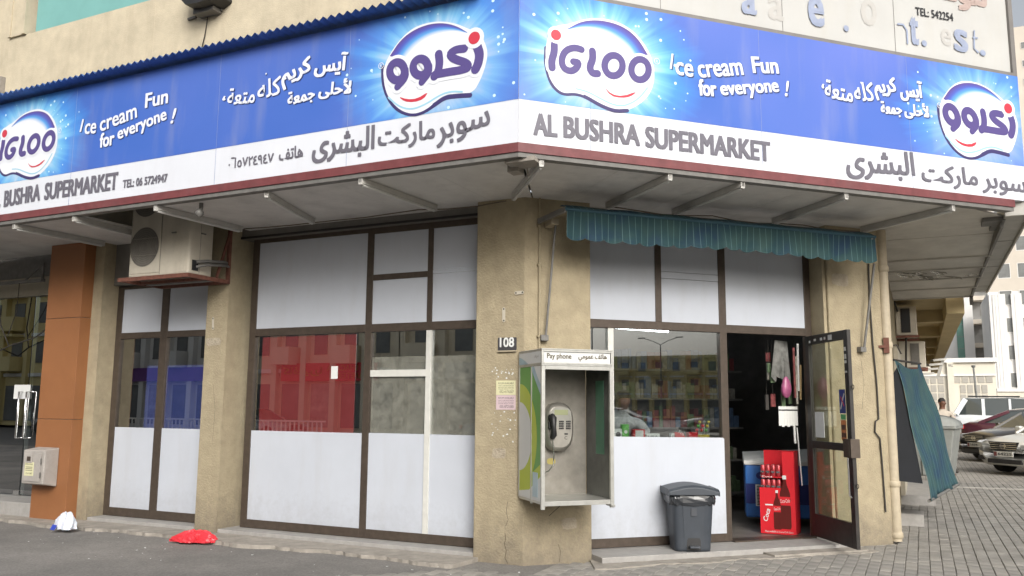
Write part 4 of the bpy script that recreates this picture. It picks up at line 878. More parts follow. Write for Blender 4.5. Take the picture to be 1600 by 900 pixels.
# ------------------------------------------------------------------ small wall fixtures
def anchor(px0, py0, px1, py1, label, frame=FR_L, v=-.001):
    a = pix(frame, px0, py0, v); b = pix(frame, px1, py1, v); t = thing('wall_clip', label, 'clip', frame, (a[0], v, min(a[1], b[1])))
    m = MB(); m.stroke([a, b], .034, v-.012); k = len(m.v); m.part('strip', M('clip_cream', (.5, .46, .38), .6) if 'clip_cream' not in bpy.data.materials else bpy.data.materials['clip_cream'], t)
    m = MB(); m.disc(a[0], a[1], .009, v-.0135); m.disc(b[0], b[1], .009, v-.0137); m.part('screw', WIRE, t)
anchor(788, 483, 788, 501, 'upright cream mounting clip above the number 108 plate'); anchor(807, 458, 817, 457, 'small horizontal cream clip near the top of the corner pillar')
anchor(334, 498, 334, 513, 'cream mounting clip on the pillar right of the air conditioner')
a = L_(778, 548, -.012); b = L_(804, 527, -.012)
t = thing('number_plate', 'black house number plate reading 108 on the corner pillar', 'number plate', FR_L, (a[0], -.01, a[1]))
MB().box(a[0], b[0]+.02, -.014, -.002, a[1], b[1]).part('plate', M('plate_dark', (.05, .047, .052), .45), t, bevel=.002)
MB().box(a[0], b[0]+.022, -.028, -.002, a[1]-.012, a[1]-.001).part('ledge', PVC, t)
m = MB(); put_text(m, '108', (a[0]+.022, a[1]+.032), (b[0]-.002, a[1]+.032), .10, -.0160, off=.018); m.part('digits', PAPW, t)
for py0, py1, mt, num, lb in ((594.5, 617, PAPY, '052-4176507', 'pale yellow room notice taped to the corner pillar'), (617.5, 640, PAPP, '055-8725580', 'pink room notice just below the yellow one')):
    a = L_(775, py1, -.006); b = L_(804, py0, -.006)
    t = thing('notice', lb, 'notice', FR_L, (a[0], -.003, a[1])); x0, x1, z0, z1 = a[0], b[0]+.01, a[1], b[1]
    MB().box(x0, x1, -.0045, -.001, z0, z1).part('paper', mt, t)
    m = MB(); put_text(m, 'ROOM AVAILABLE', (x0+.025, z1-.036), (x1-.02, z1-.036), .018, -.0056, off=.015); put_text(m, num, (x0+.04, z0+.018), (x1-.02, z0+.018), .026, -.0056, off=.015)
    for k, s_ in enumerate(('FAMILY & BACHELOR ROOM', 'BED SPACE ALSO AVAILABLE', 'NEAR BUS STOP')): put_text(m, s_, (x0+.025, z1-.056-.016*k), (x1-.02, z1-.056-.016*k), .009, -.0056, off=.005)
    m.part('print', INK, t)
# flaking paint scraps round the notices
m = MB(); rs = random.Random(9)
for k in range(40):
    px, py = rs.uniform(768, 806), rs.choice((rs.uniform(574, 592), rs.uniform(643, 690))); a = L_(px, py, -.002); r = rs.uniform(.004, .014)
    m.add([(a[0]+r*rs.uniform(.5, 1.2)*math.cos(q), -.0035, a[1]+r*rs.uniform(.4, 1)*math.sin(q)) for q in (0, 1.3, 2.4, 3.6, 5)], [(0, 1, 2, 3, 4)])
m.solo('paper_scraps', PAPW, 'scraps of torn pale posters on the corner pillar', 'paper scraps', FR_L, (-3.8, 0, 1.2), kind='stuff')
# conduit and leaning pole
sx = D_(843, 500, -.02)[0]
m = MB(); m.tube([(sx, -.018, 2.04), (sx, -.018, 3.60)], .0135, 8)
cnd = thing('conduit', 'thin painted conduit running up the corner pillar from the pay phone', 'conduit', FR_D, (sx, 0, 2.04)); m.part('pipe', PL, cnd)
for z in (2.18, 2.9, 3.3): m = MB(); m.box(sx-.025, sx+.025, -.034, -.0, z, z+.018); m.part('clamp', PLD, cnd)
pa, pb = D_(868, 352, -.16), D_(852, 528, -.05)
rod = thing('awning_pole', 'slender grey awning arm leaning against the corner pillar', 'pole', FR_D, (pb[0], -.05, pb[1]))
m = MB(); m.tube([(pa[0], -.16, pa[1]), (pb[0], -.06, pb[1])], .012, 8); m.part('tube', GRT, rod)
m = MB(); m.box(pb[0]-.05, pb[0]+.03, -.07, -.001, pb[1]-.03, pb[1]+.03); m.part('pivot', GRT, rod, bevel=.006)
m = MB(); m.box(pa[0]-.06, pa[0]+.02, -.2, -.001, pa[1], pa[1]+.06); m.part('pivot', PVC, rod, bevel=.006)
pa, pb = D_(1366, 412, -.18), D_(1350, 546, -.06)
rod = thing('awning_pole', 'slender grey awning arm beside the cream drainpipe', 'pole', FR_D, (pb[0], -.06, pb[1]))
m = MB(); m.tube([(pa[0], -.18, pa[1]), (pb[0], -.06, pb[1])], .014, 8); m.part('tube', GRT, rod); m = MB(); m.box(pb[0]-.05, pb[0]+.03, -.07, -.001, pb[1]-.03, pb[1]+.03); m.part('pivot', GRT, rod, bevel=.006)
# drainpipe and its cables
dp = thing('drainpipe', 'fat cream drainpipe with clamps at the pillar edge by the street corner', 'drainpipe', FR_W, (-.335, 10.80, 0))
m = MB(); m.tube([(-.335, 10.80, .02), (-.335, 10.80, 3.6)], .062, 14); m.part('pipe', PVC, dp)
for z in (.05, .62, 2.2, 3.1): m = MB(); m.lathe(-.335, 10.80, [(.064, z), (.074, z+.01), (.074, z+.06), (.064, z+.07)], 16); m.part('collar', PVC, dp)
m = MB(); m.box(-.42, -.335, 10.70, 10.735, 2.20, 2.23); m.box(-.36, -.30, 10.715, 10.74, 2.14, 2.32); m.part('clamp', RUST, dp)
cp = thing('wall_cable', 'dark cable hanging down the pillar left of the drainpipe', 'cable', FR_D, (4.3, -.01, 1.2))
m = MB(); pts = [D_(1357, 412, -.02), D_(1359, 470, -.02), D_(1364, 540, -.02), D_(1370, 600, -.02), D_(1373, 655, -.02), D_(1368, 658, -.02), D_(1367, 675, -.02), D_(1375, 685, -.02), D_(1379, 730, -.02), D_(1384, 800, -.02)]
m.tube([(p[0], -.02, p[1]) for p in pts], .009, 6); m.part('cable', WIRE, cp)

# ------------------------------------------------------------------ teal awning over the entrance
def stripes(name):
    m, n, l, b = new_mat(name); b.inputs['Roughness'].default_value = .8; tc = n.new('ShaderNodeTexCoord')
    uv = n.new('ShaderNodeVertexColor'); uv.layer_name = 'Col'; sp = n.new('ShaderNodeSeparateColor'); l.new(uv.outputs[0], sp.inputs[0])
    mu = n.new('ShaderNodeMath'); mu.operation = 'FRACT'; m1 = n.new('ShaderNodeMath'); m1.operation = 'MULTIPLY'; m1.inputs[1].default_value = 100; l.new(sp.outputs[0], m1.inputs[0]); l.new(m1.outputs[0], mu.inputs[0])
    gt = n.new('ShaderNodeMath'); gt.operation = 'LESS_THAN'; gt.inputs[1].default_value = .085; l.new(mu.outputs[0], gt.inputs[0])
    no = n.new('ShaderNodeTexNoise'); no.inputs['Scale'].default_value = 3.5; no.inputs['Detail'].default_value = 6; l.new(tc.outputs['Object'], no.inputs['Vector'])
    cr = n.new('ShaderNodeValToRGB'); e = cr.color_ramp.elements; e[0].position = .32; e[0].color = (.008, .036, .075, 1); e[1].position = .68; e[1].color = (.030, .074, .070, 1); q = e.new(.5); q.color = (.016, .056, .066, 1)
    l.new(no.outputs['Fac'], cr.inputs[0]); mx = n.new('ShaderNodeMix'); mx.data_type = 'RGBA'; mx.inputs[7].default_value = (.085, .16, .17, 1)
    l.new(gt.outputs[0], mx.inputs[0]); l.new(cr.outputs[0], mx.inputs[6]); l.new(mx.outputs[2], b.inputs['Base Color']); return m
CLOTH = stripes('awning_cloth')
def clothgrid(m, fn, nu, nv, su=1.0):
    v = []; c = []
    for j in range(nv+1):
        for i in range(nu+1): v.append(fn(i/nu, j/nv)); c.append((su*i/nu/100, 0, .5))
    m.add(v, [(j*(nu+1)+i, j*(nu+1)+i+1, (j+1)*(nu+1)+i+1, (j+1)*(nu+1)+i) for j in range(nv) for i in range(nu)], 0, True, col=c)
aw = thing('awning', 'rolled teal awning with thin white stripes and scalloped edge over the shop entrance', 'awning', FR_D, (2.1, -.4, 3.2))
s0, s1 = .25, 3.95; nsc = 19
def val(u, t):
    s = s0+(s1-s0)*u; sc = abs(math.sin(u*nsc*math.pi))**.7; drop = .262+.030*sc+.012*math.sin(u*9)
    v = -.50+.022*math.sin(u*60)*t+.012*math.sin(u*23+1)*t-(.04*math.exp(-((u-.47)/.012)**2))*t
    return (s, v, 3.385-.015*t*0-drop*t)
m = MB(); clothgrid(m, val, 380, 5, (s1-s0)/.073); m.part('valance', CLOTH, aw)
m = MB(); clothgrid(m, lambda u, t: (s0+(s1-s0)*u, -.505+.20*t, 3.395+.065*math.sin(t*1.9)+.006*math.sin(u*40)), 200, 6, (s1-s0)/.073); m.part('fabric_roll', CLOTH, aw)
m = MB(); m.tube([(s0-.02, -.495, 3.388), (s1+.01, -.495, 3.388)], .018, 8); m.part('front_bar', M('bar_teal', (.02, .07, .10), .5), aw)
m = MB(); m.tube([(s0+.3, -.22, 3.43), (s1-1.6, -.22, 3.45)], .03, 8); m.part('roller', GRT, aw)
m = MB(); m.bar((s0-.02, -.5, 3.38), (s0-.12, -.05, 3.35), .03, .05); m.bar((s1-.04, -.5, 3.38), (s1+.02, -.02, 3.34), .03, .05); m.part('arm', GRT, aw)
# side street awning, hanging low
sa = thing('side_awning', 'teal striped cloth awning hanging low over the side street wall, dark inside', 'awning', FR_W, (-.2, 12.8, .4))
A, B_, C_, D2 = Vector((-.30, 12.0, 2.12)), Vector((.03, 13.8, 2.17)), Vector((.44, 14.3, .42)), Vector((.02, 12.05, .36))
def drape(u, t):
    p = A.lerp(B_, u).lerp(D2.lerp(C_, u), t)
    f = .035*math.sin(u*26+t*3)*t*(1-.3*t)+.02*math.sin(u*11+1)+.02*math.sin(t*9+u*4)
    sag = .10*math.sin(u*math.pi)*(1-t); return (p.x+f+sag*.4, p.y-f*.3, p.z-.10*math.sin(u*math.pi)*(1-t)**2)
m = MB(); clothgrid(m, drape, 60, 30, 26); o = m.part('cloth', CLOTH, sa); sm_ = o.modifiers.new('solid', 'SOLIDIFY'); sm_.thickness = .006
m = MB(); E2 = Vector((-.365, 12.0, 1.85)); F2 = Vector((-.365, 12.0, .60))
m.add([tuple(E2), tuple(A+Vector((.06, .02, -.05))), tuple(D2.lerp(A, .12)+Vector((-.02, .03, 0))), tuple(F2)], [(0, 1, 2, 3)]); o = m.part('side_panel', M('cloth_shadow', (.012, .014, .018), .9), sa)  # shadow on this end of the awning is put into its near-black colour
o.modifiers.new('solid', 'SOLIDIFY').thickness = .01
m = MB(); m.tube([tuple(D2), tuple(C_)], .02, 8); m.part('front_bar', GRT, sa)
m = MB(); m.tube([(-.36, 12.0, 2.3), (-.25, 12.0, 2.32), (-.2, 12.0, 2.2)], .012, 6); m.tube([(-.36, 12.03, 2.14), (.02, 13.6, 2.15)], .015, 6); m.part('hanger', WIRE, sa)

# ------------------------------------------------------------------ pay phone
bt = thing('phone_booth', 'wall mounted aluminium pay phone hood with green swoosh on its side', 'phone booth', FR_D, (.3, -.3, .6))
X0, X1, V0, ZT, ZM, ZL = -.055, .668, -.62, 2.03, 1.872, .64
PH_W = M('booth_print_white', (.60, .61, .60), .4, var=.03)
m = MB()   # header box
m.box(X0, X1, V0, -.001, ZT-.012, ZT); m.box(X0, X1, V0, -.001, ZM, ZM+.012); m.box(X0, X0+.02, V0, -.001, ZM+.0125, ZT-.0125); m.box(X1-.02, X1, V0, -.001, ZM+.0125, ZT-.0125)
m.box(X0+.021, X1-.021, V0, V0+.01, ZM+.0125, ZM+.03); m.box(X0+.021, X1-.021, V0, V0+.01, ZT-.03, ZT-.0125); m.part('header', ALU, bt, bevel=.003)
m = MB(); m.box(X0+.025, X1-.025, V0+.012, V0+.02, ZM+.02, ZT-.02); m.part('header_sign', PH_W, bt)
hs_ = bpy.data.objects[[o.name for o in kids(bt) if o.name.startswith('header_sign')][0]]
BN = M('text_brown', (.09, .075, .045), .5)
m = MB(); put_text(m, 'Pay phone', (X0+.055, ZM+.05), (X0+.30, ZM+.05), .065, V0+.0105, off=.012); put_text(m, arabic('هاتف عمومي'), (X0+.37, ZM+.045), (X1-.06, ZM+.045), .075, V0+.0105, off=.012); m.part('lettering', BN, hs_)
def sideplate(pts, x, name, mat, parent, th=.0):
    m = MB(); m.plate([(p[0], p[1]) for p in pts], 0, 0); m.v = [(x-p[1], p[0], p[2]) for p in m.v]; return m.part(name, mat, parent)
hsd = sideplate([(V0+.02, ZM+.025), (-.02, ZM+.025), (-.02, ZT-.025), (V0+.02, ZT-.025)], X0-.0015, 'side_sign', PH_W, bt)
sideplate([(-.02, ZM+.025), (-.02, ZM+.10), (-.10, ZM+.085), (-.20, ZM+.055), (-.27, ZM+.025)], X0-.003, 'swoosh', M('light_blue', (.30, .42, .48), .4), hsd)
m = MB(); put_text(m, arabic('اتصالات'), (.44, ZM+.07), (.56, ZM+.07), .035, 0, off=.01); m.v = [(X0-.004, -p[0], p[2]) for p in m.v]; m.part('lettering', GRT, hsd)
# posts, sides, tray, back
m = MB(); m.box(X0, X0+.035, V0, V0+.03, ZL-.06, ZM-.001); m.box(X1-.035, X1, V0, V0+.03, ZL-.06, ZM-.001); m.box(X0, X0+.02, -.36, -.335, ZL-.03, ZM-.001); m.box(X0, X0+.02, -.03, -.001, ZL, ZM-.001)
m.box(X0+.036, X1-.036, V0, V0+.02, ZM-.035, ZM-.001); m.part('post', ALU, bt, bevel=.002)
m = MB(); m.box(X0+.001, X1-.001, V0+.031, -.03, ZL-.015, ZL+.01); m.box(X0+.036, X1-.036, V0+.004, V0+.022, ZL-.03, ZL+.012); m.box(X1-.03, X1-.0, V0-.02, V0+.12, ZL-.05, ZL-.03); m.part('floor_tray', ALU, bt, bevel=.002)
MB().box(X0+.02, X1-.02, -.03, -.004, ZL, ZM).part('back_panel', STEEL, bt)
MB().box(X1-.014, X1-.002, V0+.032, -.031, ZL+.011, ZM-.002).part('side_panel', M('panel_smoked', (.10, .105, .10), .25, .3, var=.3, scale=4, stain=.3, stain_col=(.2, .2, .17)), bt, 'right inner panel')
MB().box(X1-.0135-.003, X1-.0141, V0+.18, V0+.36, 1.05, 1.75).part('green_patch', M('green_patch', (.05, .16, .10), .4, var=.2), bt) 
spn = MB().box(X0+.004, X0+.014, V0+.032, -.031, ZL+.011, ZM-.002).part('side_panel', M('print_green', (.10, .30, .055), .4, var=.03), bt, 'left printed panel with green rings')
cv, cz = -.02, 1.215; vA, vB, zA, zB = V0+.032, -.031, ZL+.011, ZM-.002
def clip_ell(rx, rz):
    pts = []
    for k in range(65):
        t = math.radians(-90+180*k/64); pts.append((max(vA, cv-rx*math.cos(t)), min(max(cz+rz*math.sin(t), zA), zB)))
    return [(vB, min(max(cz-rz, zA), zB))]+[(min(p[0], vB), p[1]) for p in pts]+[(vB, min(max(cz+rz, zA), zB))]
LG = M('print_lime', (.40, .48, .04), .4, var=.03); LB_ = bpy.data.materials['light_blue']
big = clip_ell(.62, .66)
sideplate([(vA, zB), (vA, 1.60), (vA+.12, 1.72), (vA+.27, zB)], X0+.0025, 'print_shape', LB_, spn); sideplate([(vA, zB), (vA, 1.70), (vA+.08, 1.77), (vA+.17, zB)], X0+.0015, 'print_shape', PH_W, spn)
sideplate([(vB, .80), (-.3, .86), (vA, .98), (vA, .86), (-.3, .72), (vB, .70)], X0+.0022, 'print_shape', LG, spn); sideplate([(vB, .70), (-.3, .73), (vA, .87), (vA, zA), (vB, zA)], X0+.0020, 'print_shape', PH_W, spn)
sideplate(clip_ell(.475, .50), X0+.0026, 'print_shape', LG, spn); sideplate(clip_ell(.345, .325), X0+.0016, 'print_shape', PH_W, spn)
stv = MB(); stv.box(X0-.0022, X0-.0005, -.53, -.40, .68, .90); stv.part('sticker', M('paper_blue', (.42, .52, .56), .6), spn)
# the telephone itself
tp = thing('telephone', 'oval steel pay telephone with black handset inside the hood', 'telephone', FR_D, (.2, -.1, 1.15))
cx_, cz_ = D_(874, 667, -.13); hw, hh_ = .150, .232
def rrect(cx, cz, a, b, n=36, e=2.7):
    r = []
    for k in range(n):
        t = 2*math.pi*k/n; c, s_ = math.cos(t), math.sin(t); r.append((cx+a*abs(c)**(2/e)*(1 if c > 0 else -1), cz+b*abs(s_)**(2/e)*(1 if s_ > 0 else -1)))
    return r
m = MB(); rings = [(1.0, -.031), (1.02, -.10), (.97, -.135), (.84, -.15)]; v = []; n = 36
for k_, y in rings: v += [(p[0], y, p[1]) for p in rrect(cx_, cz_, hw*k_, hh_*k_)]
f = [(i*n+k, i*n+(k+1) % n, (i+1)*n+(k+1) % n, (i+1)*n+k) for i in range(3) for k in range(n)]
m.add(v, f, 0, True); m.add(v[-n:], [tuple(range(n))]); m.part('body', M('phone_steel', (.42, .40, .36), .33, .7, var=.15, stain=.3, stain_col=(.2, .18, .15)), tp)
m = MB(); m.plate(rrect(cx_+.01, cz_+.095, hw*.74, .095, e=3), -.1515, .0); m.part('face_plate', M('phone_face', (.36, .355, .32), .35, .6), tp)
m = MB(); m.plate([(cx_-.06, cz_+.115), (cx_+.08, cz_+.115), (cx_+.08, cz_+.165), (cx_-.06, cz_+.165)], -.155, .003); m.part('screen', M('phone_screen', (.28, .30, .17), .3), tp)
for g, gx in ((0, -.012), (1, .062)):
    for r in range(4):
        for c in range(3): MB().box(cx_+gx+c*.017, cx_+gx+c*.017+.012, -.160, -.1516, cz_+.045-r*.022, cz_+.060-r*.022).part('key', BLK, tp)
m = MB(); hxx = cx_-.098; m.tube([(hxx+.0, -.175, cz_+.105), (hxx, -.215, cz_+.085), (hxx+.003, -.222, cz_+.0), (hxx+.006, -.215, cz_-.075), (hxx+.008, -.175, cz_-.10)], [.028, .034, .022, .030, .024], 12); m.lathe(hxx, -.172, [(.034, cz_+.07), (.036, cz_+.10), (.03, cz_+.12)], 12); m.part('handset', BLK, tp)
m = MB(); m.box(hxx-.03, hxx+.03, -.18, -.15, cz_-.02, cz_+.05); m.part('cradle', BLK, tp, bevel=.006)
m = MB(); m.tube([(hxx+.008, -.18, cz_-.12), (hxx+.02, -.18, cz_-.25), (hxx+.02, -.17, cz_-.36), (hxx-.01, -.12, cz_-.42), (hxx-.06, -.06, cz_-.45)], .0055, 6); m.part('cord', CHR, tp)
m = MB(); put_text(m, 'C', (cx_+.045, cz_-.12), (cx_+.075, cz_-.12), .03, -.1518); m.box(cx_+.045, cx_+.08, -.153, -.1512, cz_-.075, cz_-.06); m.part('mark', BLK, tp)
m = MB(); m.plate(rrect(cx_-.045, cz_-.335, .045, .03), -.0318); m.part('glue_stain', M('glue_yellow', (.36, .30, .09), .6), tp)

# ------------------------------------------------------------------ pedal bin
bc_ = FR_D @ Vector((1.81, -.03, 0))
FB = Matrix.Translation((bc_.x, bc_.y, .0655)) @ Matrix.Rotation(math.radians(27), 4, 'Z') @ Matrix.Scale(.93, 4)
bn = thing('pedal_bin', 'dark grey plastic pedal bin with black liner beneath the shop window', 'bin', FB, (0, 0, 0))
def rloft(m, lv, n=40, e=6, mi=0, caps=True):
    v = []
    for a, b, z in lv: v += [(p[0], p[1], z) for p in rrect(0, 0, a, b, n, e)]
    k_ = len(lv); m.add(v, [(i*n+k, i*n+(k+1) % n, (i+1)*n+(k+1) % n, (i+1)*n+k) for i in range(k_-1) for k in range(n)]+([tuple(range(n))[::-1], tuple(range((k_-1)*n, k_*n))] if caps else []), mi, True); return m
m = MB(); rloft(m, [(.195, .175, 0), (.20, .18, .03), (.235, .215, .57), (.24, .22, .60)]); m.part('bin_body', BINM, bn)
m = MB(); m.add([(-.10, -.183, .05), (.10, -.183, .05), (.12, -.219, .53), (-.12, -.219, .53), (-.10, -.16, .05), (.10, -.16, .05), (.12, -.19, .53), (-.12, -.19, .53)], [(0, 1, 2, 3), (0, 3, 7, 4), (1, 5, 6, 2), (3, 2, 6, 7)]); m.part('front_panel', BINM, bn)
m = MB(); v = []
for i in range(13):
    x = -.275+.55*i/12; z = .655+.05*math.sin(math.pi*i/12); v += [(x, -.265, .60), (x, -.265, z-.02), (x, -.22, z), (x, .2, z+.004), (x, .25, z-.02), (x, .25, .60)]
m.add(v, [(i*6+k, i*6+(k+1) % 6, (i+1)*6+(k+1) % 6, (i+1)*6+k) for i in range(12) for k in range(6)]+[tuple(range(6)), tuple(range(72, 78))[::-1]]); m.part('lid', BINM, bn, bevel=.008)
m = MB(); rs = random.Random(2); nb = 60; v = []
for j, (z, o_) in enumerate(((.602, .004), (.57, .016), (.53, .014), (.495, .004))):
    for k, p in enumerate(rrect(0, 0, .24+o_, .22+o_, nb, 6)): s_ = 1+rs.uniform(-.012, .03); v.append((p[0]*s_, p[1]*s_, z+(rs.uniform(-.014, .014) if j else 0)))
m.add(v, [(i*nb+k, i*nb+(k+1) % nb, (i+1)*nb+(k+1) % nb, (i+1)*nb+k) for i in range(3) for k in range(nb)], 0, False); m.part('liner', M('liner_black', (.03, .033, .038), .22), bn)
m = MB(); m.plate(arc(0, .10, .075, .075, 0, 180, 12)+[(-.075, .015), (.075, .015)], -.190, .01); m.part('pedal_recess', BLK, bn)
m = MB(); m.box(-.055, .055, -.26, -.19, .045, .065); m.part('pedal', BINM, bn, bevel=.004)
m = MB(); m.plate([(-.03, .38), (.03, .38), (.03, .46), (-.03, .46)], -.223, .004); m.part('emblem', M('bin_mark', (.045, .05, .06), .5), bn)

# ------------------------------------------------------------------ plastic bags on the ground
def bag(name, label, mat, loc, w_, d_, h_, seed, rz=0):
    rs = random.Random(seed); m = MB(); nr, nc = 14, 34; v = []
    ph = [rs.uniform(0, 6.28) for _ in range(8)]
    for j in range(nr+1):
        t = j/nr; rad = math.sin(t*math.pi/2)
        for i in range(nc):
            a = 2*math.pi*i/nc; k = 1+.22*math.sin(2*a+ph[0])+.13*math.sin(5*a+ph[1]+t*4)+.09*math.sin(9*a+ph[2]+t*7)+rs.uniform(-.05, .05)
            zz = h_*(1-t**2.2)*(1+.3*math.sin(3*a+ph[3])*rad+.2*math.sin(6*a+ph[4]+t*6)*rad)+rs.uniform(-.012, .012)*(1-t)
            v.append((w_/2*rad*k*math.cos(a), d_/2*rad*k*math.sin(a), max(.004, zz) if j < nr else .003))
    m.add(v, [(j*nc+i, j*nc+(i+1) % nc, (j+1)*nc+(i+1) % nc, (j+1)*nc+i) for j in range(nr) for i in range(nc)], 0, False)
    return m.solo(name, mat, label, 'plastic bag', Matrix.Translation(loc) @ Matrix.Rotation(rz, 4, 'Z'))
def film(name, col):
    m, n, l, b = new_mat(name); b.inputs['Base Color'].default_value = (*col, 1); b.inputs['Roughness'].default_value = .38; b.inputs['Subsurface Weight'].default_value = .3; b.inputs['Subsurface Radius'].default_value = (.05, .03, .03); return m
bag('plastic_bag', 'crumpled red plastic bag on the pavement before the middle pillar', film('bag_red', (.62, .035, .05)), (-7.23, 7.10, .006), .42, .22, .115, 4, .3)
wb = bag('plastic_bag', 'knotted white plastic bag with blue print near the orange column', film('bag_white', (.62, .65, .72)), (-9.17, 6.98, .03), .26, .20, .17, 7)
m = MB(); a = G_(82, 826, .05); 
m.add([(-9.26+wb.location.x*0, 6.85, .03), (-9.17, 6.84, .03), (-9.15, 6.86, .085), (-9.24, 6.87, .09)], [(0, 1, 2, 3)]); m.v = [(p[0]+9.17, p[1]-6.98, p[2]-.03) for p in m.v]; INFO[wb.name] = Vector((0, 0, 0)); m.part('print', BLUB, wb)
# litter specks
m = MB(); rs = random.Random(12)
for k in range(70):
    x, y = rs.uniform(-10, -3), rs.uniform(5.8, 7.3); r = rs.uniform(.004, .014); m.add([(x+r*rs.uniform(.6, 1.5)*math.cos(q), y+r*math.sin(q), .012+rs.random()*.006) for q in (0, 1.6, 3, 4.6)], [(0, 1, 2, 3)])
m.solo('litter_specks', PAPW, 'tiny pale litter scraps scattered over the old pavement', 'litter', kind='stuff')

# ------------------------------------------------------------------ things inside the shop
def inter(name, label, cat, mat, frame, x0, x1, y0, y1, z0, z1, bevel=.004):
    m = MB(); m.box(x0, x1, y0, y1, z0, z1); return m.solo(name, mat, label, cat, frame, ((x0+x1)/2, y0, z0), bevel=bevel)
inter('grey_board', 'pale grey upright board at the left of the narrow shopfront window', 'board', GREYB, FR_L, -9.44, -9.12, .40, .42, .3, 2.5)
m = MB(); m.box(-9.10, -9.055, .46, .49, 1.0, 2.15)
for z in (1.2, 1.45, 1.7, 1.95): m.box(-9.09, -9.065, .452, .459, z, z+.02, 1)
m.solo('slotted_upright', [WA, BLK], 'pale slotted shelf upright beside the blue window film', 'shelf upright', FR_L, (-9.08, .46, 1.0))
t = thing('paper_notice', 'small white paper stuck on the red window film', 'notice', FR_L, (-6.1, .278, 1.8))
a, b = L_(517, 592, .278), L_(528, 572, .278); MB().box(a[0], b[0], .277, .2792, a[1], b[1]).part('paper', PAPW, t)
# lit fixture inside, above the right pane
EM = M_emit('lit_tube', (.85, .95, 1.0), 14)
fx = thing('ceiling_fixture', 'lit four-tube ceiling fixture inside behind the wide shopfront', 'ceiling light', FR_L, (-4.9, 1.6, 2.85))
for k in range(4): m = MB(); m.tube([(-5.5+k*.22, 1.3, 2.86), (-5.1+k*.22, 2.3, 2.86)], .022, 8); m.part('tube', EM, fx)
MB().box(-5.7, -4.1, 1.2, 2.4, 2.90, 2.94).part('housing', GREYB, fx)
fx = thing('ceiling_tube', 'long lit tube inside above the counter window', 'ceiling light', FR_D, (1.8, .9, 2.45))
m = MB(); m.tube([(1.1, .9, 2.42), (2.3, 1.2, 2.42)], .02, 8); m.part('tube', M_emit('lit_tube_near', (.9, .95, 1.0), 18), fx); MB().box(1.1, 2.4, .85, 1.25, 2.46, 2.5).part('housing', GREYB, fx)
for q_, (s_, v_) in ((1, (3.0, 1.9)), ):  # extra tube, out of sight, added to brighten the shop inside the doorway
    fx = thing('ceiling_tube', ['added unseen tube light behind the counter', 'added unseen tube light brightening the doorway', 'added unseen tube light over the back shelves'][q_], 'ceiling light', FR_D, (s_, v_, 3.3))
    m = MB(); m.tube([(s_-.6, v_, 3.3), (s_+.6, v_, 3.3)], .02, 8); m.part('tube', EM, fx); MB().box(s_-.62, s_+.62, v_-.04, v_+.04, 3.33, 3.40).part('housing', GREYB, fx)
# shelving with goods at the back
sh = thing('shop_shelving', 'dark shelving packed with small goods deep inside the doorway', 'shelving', FR_D, (2.6, 2.6, .06))
m = MB(); m.box(.8, 4.3, 3.0, 3.03, .06, 2.6)
for z in (.3, .75, 1.2, 1.6, 2.0): m.box(.8, 4.3, 2.6, 2.999, z, z+.025)
m.part('shelf_frame', DARKW, sh)
cols_ = [M('goods_a', (.32, .30, .26), .5, var=.5, scale=20), M('goods_b', (.20, .05, .05), .5, var=.4, scale=20), M('goods_c', (.08, .13, .22), .5, var=.4, scale=20), M('goods_d', (.10, .15, .08), .5, var=.4, scale=20)]
m = MB(); rs = random.Random(31)
for z in (.325, .775, 1.225, 1.625, 2.025):
    x = .85
    while x < 4.2:
        ww = rs.uniform(.05, .12); m.box(x, x+ww-.01, 2.65, 2.8, z, z+rs.uniform(.12, .3), rs.randrange(4)); x += ww
m.part('goods', cols_, sh, kind='stuff')
# counter and things in the window
inter('counter', 'plain counter inside behind the lower white panel', 'counter', GREYB, FR_D, .8, 2.38, .36, .8, .06, 1.145)
def win_item(px0, px1, py0, mat, label, extra=None, cat='box', name='counter_box'):
    v_ = .42; a, b = D_(px0, py0, v_), D_(px1, 684, v_); m = MB(); m.box(a[0], b[0], v_, v_+.05, 1.146, a[1]); mats = [mat]
    if extra: extra(m, a[0], b[0], a[1], v_); mats += [PAPW, RED, INK]
    m.solo(name, mats, label, cat, FR_D, (a[0], v_, 1.146), bevel=.002)
win_item(960, 972, 670, PAPW, 'white carton with a dark round mark at the far left of the shop window sill', lambda m, a, b, z, v: m.disc((a+b)/2, z-.06, .03, v-.001, 3))
win_item(972.5, 983, 663, M('goods_green', (.12, .42, .08), .5), 'bright green carton in the shop window', lambda m, a, b, z, v: m.disc((a+b)/2, z-.08, .02, v-.001, 1))
win_item(990, 1008, 671, RED, 'red framed carton with a white face in the shop window', lambda m, a, b, z, v: m.box(a+.02, b-.02, v-.002, v-.001, z-.12, z-.01, 1))
win_item(1010, 1031, 677.5, PAPW, 'low white card with faint grey print in the shop window', lambda m, a, b, z, v: put_text(m, 'LISA', (a+.02, z-.05), (b-.02, z-.05), .03, v-.002, 3))
win_item(1049, 1054, 677, PAPW, 'tiny white card with a dark letter in the shop window', lambda m, a, b, z, v: put_text(m, 'G', (a+.008, z-.05), (b-.005, z-.05), .03, v-.002, 3))
m = MB(); a = D_(1060, 668, .42); m.v = []; 
m.add([(a[0]-.04, .42, 1.146), (a[0]+.10, .42, 1.146), (a[0]+.06, .42, a[1]-.06), (a[0]-.05, .42, a[1]-.05)], [(0, 1, 2, 3)], 0); m.add([(a[0]-.02, .425, a[1]-.07), (a[0]+.09, .425, a[1]-.13), (a[0]+.06, .425, a[1]-.01), (a[0]+.0, .425, a[1])], [(0, 1, 2, 3)], 1)
put_text(m, 'Tco', (a[0]-.01, a[1]-.05), (a[0]+.06, a[1]-.09), .03, .4185, 2); m.v = [tuple(p) for p in m.v]
